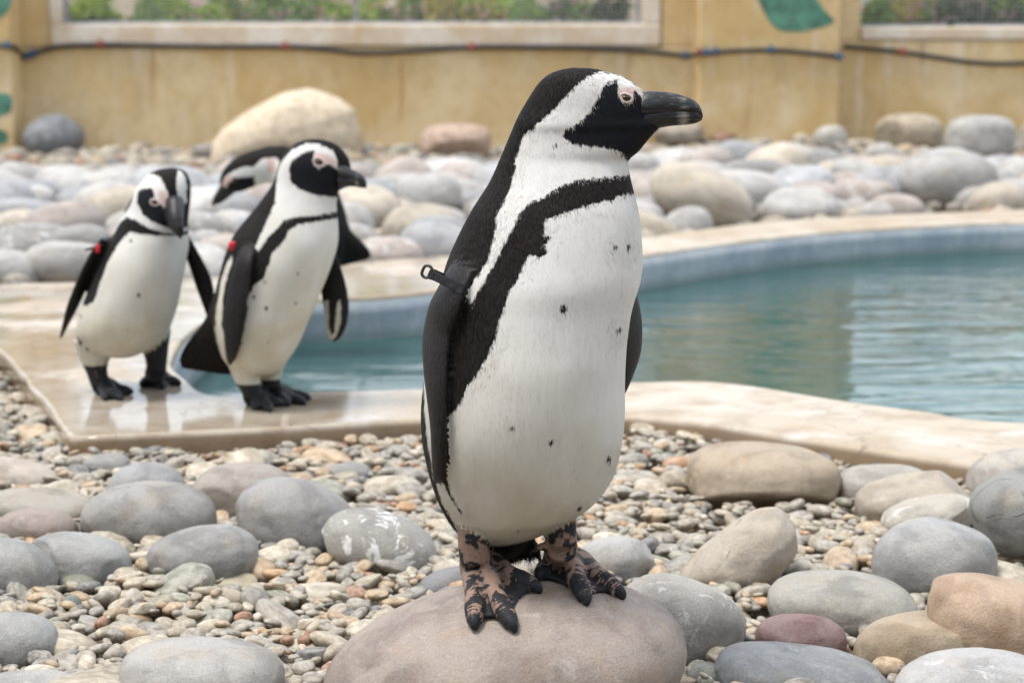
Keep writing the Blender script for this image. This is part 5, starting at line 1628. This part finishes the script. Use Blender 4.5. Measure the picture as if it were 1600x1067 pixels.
def left_penguin():
    Y0 = float(onz(200, 615, 0)[1])
    p = Penguin(Y0, 30); k = p.k
    rows = [(262.5, 262, 274, 0.006, 0, 0), (265, 248, 285, 0.018, -0.002, 0), (272, 234, 293, 0.031, -0.004, 0), (284, 222, 298, 0.042, -0.006, 0.05), (298, 212, 299, 0.050, -0.008, 0.05), (314, 205, 298, 0.056, -0.008, 0.05), (330, 197, 296, 0.062, -0.006, 0), (346, 187, 294, 0.069, -0.004, 0), (362, 177, 293, 0.078, 0, 0), (378, 168, 292, 0.087, 0, 0), (400, 157, 289, 0.097, 0, 0),
            (425, 148, 285, 0.105, 0, 0), (450, 140, 281, 0.109, 0, 0), (475, 132, 277, 0.111, 0, 0), (498, 126, 271, 0.110, 0, 0), (518, 124, 263, 0.103, 0, 0), (533, 131, 252, 0.090, 0, 0), (546, 148, 236, 0.066, 0, 0), (554, 168, 218, 0.036, 0, 0), (558, 185, 202, 0.01, 0, 0)]
    p.body(rows)
    f1 = [(172, 372, -0.03, 9), (156, 398, -0.03, 11), (140, 425, -0.02, 10), (127, 450, -0.01, 9), (114, 478, 0.0, 8), (102, 505, 0.01, 5), (91, 531, 0.02, 1.5)]
    p.limb('flipper', [p.pt(x, y, d) for x, y, d, _ in f1], [(max(0.008, w * k * 2.4), w * k * 0.75) for *_, w in f1], 20, (0.25, 0.95, 0.1))
    f2 = [(286, 372, 0.02, 9), (297, 405, 0.04, 13), (308, 435, 0.05, 15), (316, 462, 0.05, 13), (320, 487, 0.05, 8), (321, 507, 0.05, 2)]
    p.limb('flipper2', [p.pt(x, y, d) for x, y, d, _ in f2], [(w * k * 1.1, 0.008 * (0.3 + 0.7 * min(1, w / 12))) for *_, w in f2], 20, (0.9, -0.3, -0.3))
    p.limb('tail', [p.pt(150, 500, 0.07), p.pt(138, 530, 0.11), p.pt(134, 545, 0.13), p.pt(130, 556, 0.14)], [(0.04, 0.03), (0.03, 0.02), (0.03, 0.01), (0.02, 0.004)], 16, (0.9, 0.4, 0))
    aL, aR = p.pt(158, 598, -0.01), p.pt(240, 583, 0.03)
    p.limb('leg', [p.pt(150, 530, -0.01), p.pt(150, 556, -0.01), p.pt(153, 578, -0.01), aL], [(0.042, 0.042), (0.031, 0.031), (0.021, 0.021), (0.019, 0.019)], 16, (1, 0, 0))
    p.limb('leg', [p.pt(234, 525, 0.02), p.pt(239, 548, 0.025), p.pt(240, 566, 0.03), aR], [(0.04, 0.04), (0.027, 0.027), (0.022, 0.022), (0.020, 0.020)], 16, (1, 0, 0))
    p.foot(deck_hit, aL, (163, 614), [(165, 627), (190, 627), (208, 617)], None, 0.012, rleg=0.019)
    p.foot(deck_hit, aR, (243, 596), [(220, 606), (255, 609), (283, 604)], (p.pt(228, 582, 0.03), p.pt(222, 588, 0.03)), 0.012, rleg=0.019)
    p.solid(0.0032, 3)
    face_w = Z4([(440, 192), (400, 184), (365, 205), (346, 250), (342, 290), (322, 318), (288, 348), (270, 368), (275, 398), (302, 352), (332, 332), (365, 340), (420, 368), (470, 385), (520, 392), (540, 375), (495, 372), (440, 352), (392, 322), (366, 278), (368, 240), (415, 228), (430, 245), (432, 275), (452, 282), (470, 308), (484, 300), (478, 255), (460, 215)])
    stripe = Z4([(500, 172), (515, 180), (528, 200), (535, 235), (532, 285), (522, 290), (510, 260), (502, 215)])
    belly = Z4([(350, 380), (430, 392), (600, 405), (600, 700), (520, 850), (300, 900), (180, 860), (150, 780), (145, 700), (150, 645), (200, 638), (232, 618), (250, 560), (270, 500), (300, 440), (328, 402)])
    legw = Z4([(150, 700), (200, 760), (260, 840), (200, 850), (170, 800)])
    p.paint([face_w, belly, stripe], spots=[(217, 371, 2), (233, 452, 2.6), (138, 489, 2), (216, 505, 1.2)], pink=[Z4([(440, 235), (470, 240), (485, 290), (470, 305), (450, 275)])], head_y=352, face=[Z4([(366, 240), (420, 230), (500, 360), (400, 330)])], soil_y=(370, 550), soil0=0.25, black=[Z4([(132, 660), (148, 660), (150, 740), (190, 790), (240, 830), (240, 845), (180, 805), (140, 750)])])
    thigh = (p.tags == 'leg') & (p.co[:, 2] > p.pt(150, 568)[2]) & (p.co[:, 0] < p.pt(200, 500)[0])
    p.att['skin'][thigh] = 0; p.att['w'][thigh] = 0.003
    p.att['dark'] = p.att['dark'] + 0.40 * p.att['skin']
    root = empty('penguin', tuple(p.pt(200, 615)))
    tag(root, 'penguin with lowered head and spread flippers on the deck by its corner', 'penguin', 'penguins')
    p.finish(root, 9000, 0.008, 6)
    # bill points down and forward
    org = np.array(root.location)
    for nm, pts, rad in (('upper_bill', [(280, 316, -0.050), (286, 333, -0.080), (291, 348, -0.092), (294, 358, -0.094), (294, 366, -0.091)], [(0.019, 0.021), (0.0145, 0.017), (0.011, 0.012), (0.008, 0.008), (0.002, 0.003)]),
                         ('lower_bill', [(272, 328, -0.052), (280, 344, -0.072), (286, 354, -0.080), (290, 361, -0.083)], [(0.013, 0.017), (0.010, 0.013), (0.0075, 0.009), (0.002, 0.003)])):
        v, f = tube_mesh(catmull([p.pt(*q) for q in pts], 4), [tuple(r) for r in catmull([np.array(r) for r in rad], 4)], 16, (1, 0, 0))
        o = mesh_obj(nm, v - org, f, M_BILL, root)
        bm = bmesh.new(); bm.from_mesh(o.data); bmesh.ops.recalc_face_normals(bm, faces=bm.faces[:]); bm.to_mesh(o.data); bm.free()
    p.eye(root, 251, 313, 0.0070, both=False, squint=0.75, lid=1.15)
    c = p.pt(163, 384, -0.062)
    V, T = ICO[3]
    mesh_obj('flipper_tag', V * np.array([0.005, 0.005, 0.009]) * (np.abs(V) ** 4).sum(1)[:, None] ** (-0.25) * 0.95 + c - org, T, M_RED, root)
    th = np.linspace(0, 2 * math.pi, 20)
    pc = p.pt(156, 383, -0.03)
    v, f = tube_mesh([pc + np.array([0.017 * math.cos(t), 0.03 * math.sin(t), 0.006 * math.cos(t)]) - org for t in th], [(0.0022, 0.007)] * 20, 8, (0, 0, 1))
    mesh_obj('flipper_band', v, f[:-2], M_BAND, root)
left_penguin()

def hunched_penguin():
    Y0 = 5.15
    p = Penguin(Y0, -75); k = p.k
    gy = float(proj((at(480, 480, Y0)[0], Y0, 0))[1])
    rows = [(228, 428, 446, 0.02, 0, 0), (234, 420, 462, 0.035, 0, 0), (246, 412, 490, 0.05, 0, 0), (262, 414, 508, 0.065, 0, 0), (285, 424, 523, 0.078, 0, 0), (315, 432, 533, 0.09, 0, 0), (345, 434, 541, 0.098, 0, 0), (375, 434, 543, 0.1, 0, 0), (405, 438, 536, 0.092, 0, 0), (430, 448, 518, 0.07, 0, 0), (446, 466, 500, 0.035, 0, 0), (450, 478, 490, 0.01, 0, 0)]
    p.body(rows)
    # neck and head stretched forward (to the pool's left end)
    p.limb('neck', [p.pt(462, 272), p.pt(432, 258), p.pt(408, 260), p.pt(385, 268), p.pt(366, 280), p.pt(354, 290), p.pt(348, 296)], [(0.062, 0.062), (0.052, 0.050), (0.047, 0.042), (0.046, 0.040), (0.040, 0.036), (0.026, 0.024), (0.008, 0.008)], 24, (0, 0, 1))
    p.limb('tail', [p.pt(512, 325, 0.0), p.pt(530, 365, 0.0), p.pt(546, 392, 0.0), p.pt(553, 405, 0.0), p.pt(555, 411, 0.0)], [(0.03, 0.05), (0.032, 0.04), (0.044, 0.022), (0.050, 0.008), (0.042, 0.002)], 20, (0.97, 0, 0.2))
    fl = [(470, 290), (482, 330), (492, 370), (498, 400)]
    p.limb('flipper', [p.pt(x, y, -0.11) for x, y in fl], [(0.03, 0.009), (0.034, 0.009), (0.028, 0.008), (0.004, 0.003)], 16, (1, 0, 0))
    p.limb('flipper2', [p.pt(x, y, 0.11) for x, y in fl], [(0.03, 0.009), (0.034, 0.009), (0.028, 0.008), (0.004, 0.003)], 16, (1, 0, 0))
    for d in (-0.05, 0.05):
        gx = 476
        yy = Y0 + d
        x0 = at(gx, 450, Y0)[0]
        top = np.array([x0, yy, at(gx, 430, Y0)[2]]); an = np.array([x0, yy, 0.035])
        p.limb('leg', [top, (top + an) / 2, an], [0.035, 0.025, 0.02], 16, (1, 0, 0))
        def hit(a, b): return np.array([a, b, 0.0]), np.array([0, 0, 1.0])
        p.foot(hit, an, (x0 - 0.01, yy), [(x0 - 0.085, yy - 0.05), (x0 - 0.115, yy), (x0 - 0.085, yy + 0.05)], None, 0.012, rleg=0.02)
    p.solid(0.0038, 3)
    face_w = Z4([(655, 222), (668, 195), (700, 172), (740, 158), (770, 160), (800, 130), (850, 125), (880, 160), (860, 240), (820, 260), (770, 250), (790, 215), (770, 192), (730, 195), (700, 200), (680, 215), (668, 235)])
    belly = [(400, 270), (440, 268), (452, 330), (450, 430), (420, 430), (400, 330)]
    # head counts as neck piece: paint it with the same polygons
    p.tags = np.where(p.tags == 'neck', 'body', p.tags)
    p.paint([face_w, belly], pink=[Z4([(652, 225), (668, 195), (700, 180), (690, 205), (670, 235)]), Z4([(815, 130), (850, 125), (850, 180), (820, 180)])], head_y=470, face=[Z4([(655, 250), (770, 195), (780, 220), (700, 265)])], soil_y=(300, 450))
    root = empty('penguin', tuple(np.array([at(480, 450, Y0)[0], Y0, 0.0])))
    tag(root, 'hunched penguin with lowered bill, mostly hidden behind the red tagged one', 'penguin', 'penguins')
    p.finish(root, 6000, 0.008, 8)
    org = np.array(root.location)
    for nm, pts, rad in (('upper_bill', [(362, 284), (352, 296), (343, 306), (336, 315), (332, 322)], [(0.020, 0.020), (0.017, 0.015), (0.013, 0.011), (0.009, 0.008), (0.002, 0.003)]),
                         ('lower_bill', [(366, 292), (357, 302), (348, 311), (340, 319)], [(0.014, 0.017), (0.010, 0.012), (0.007, 0.008), (0.002, 0.003)])):
        v, f = tube_mesh(catmull([p.pt(*q) for q in pts], 4), [tuple(r) for r in catmull([np.array(r) for r in rad], 4)], 16, (0, 0, 1))
        o = mesh_obj(nm, v - org, f, M_BILL, root)
        bm = bmesh.new(); bm.from_mesh(o.data); bmesh.ops.recalc_face_normals(bm, faces=bm.faces[:]); bm.to_mesh(o.data); bm.free()
    for sg in (-1, 1):
        c = p.pt(370, 280, sg * 0.039)
        e = empty('eye', tuple(c - org)); e.parent = root
        V, T = ICO[2]
        mesh_obj('eyeball', V * 0.008, T, M_EYE, e)
hunched_penguin()
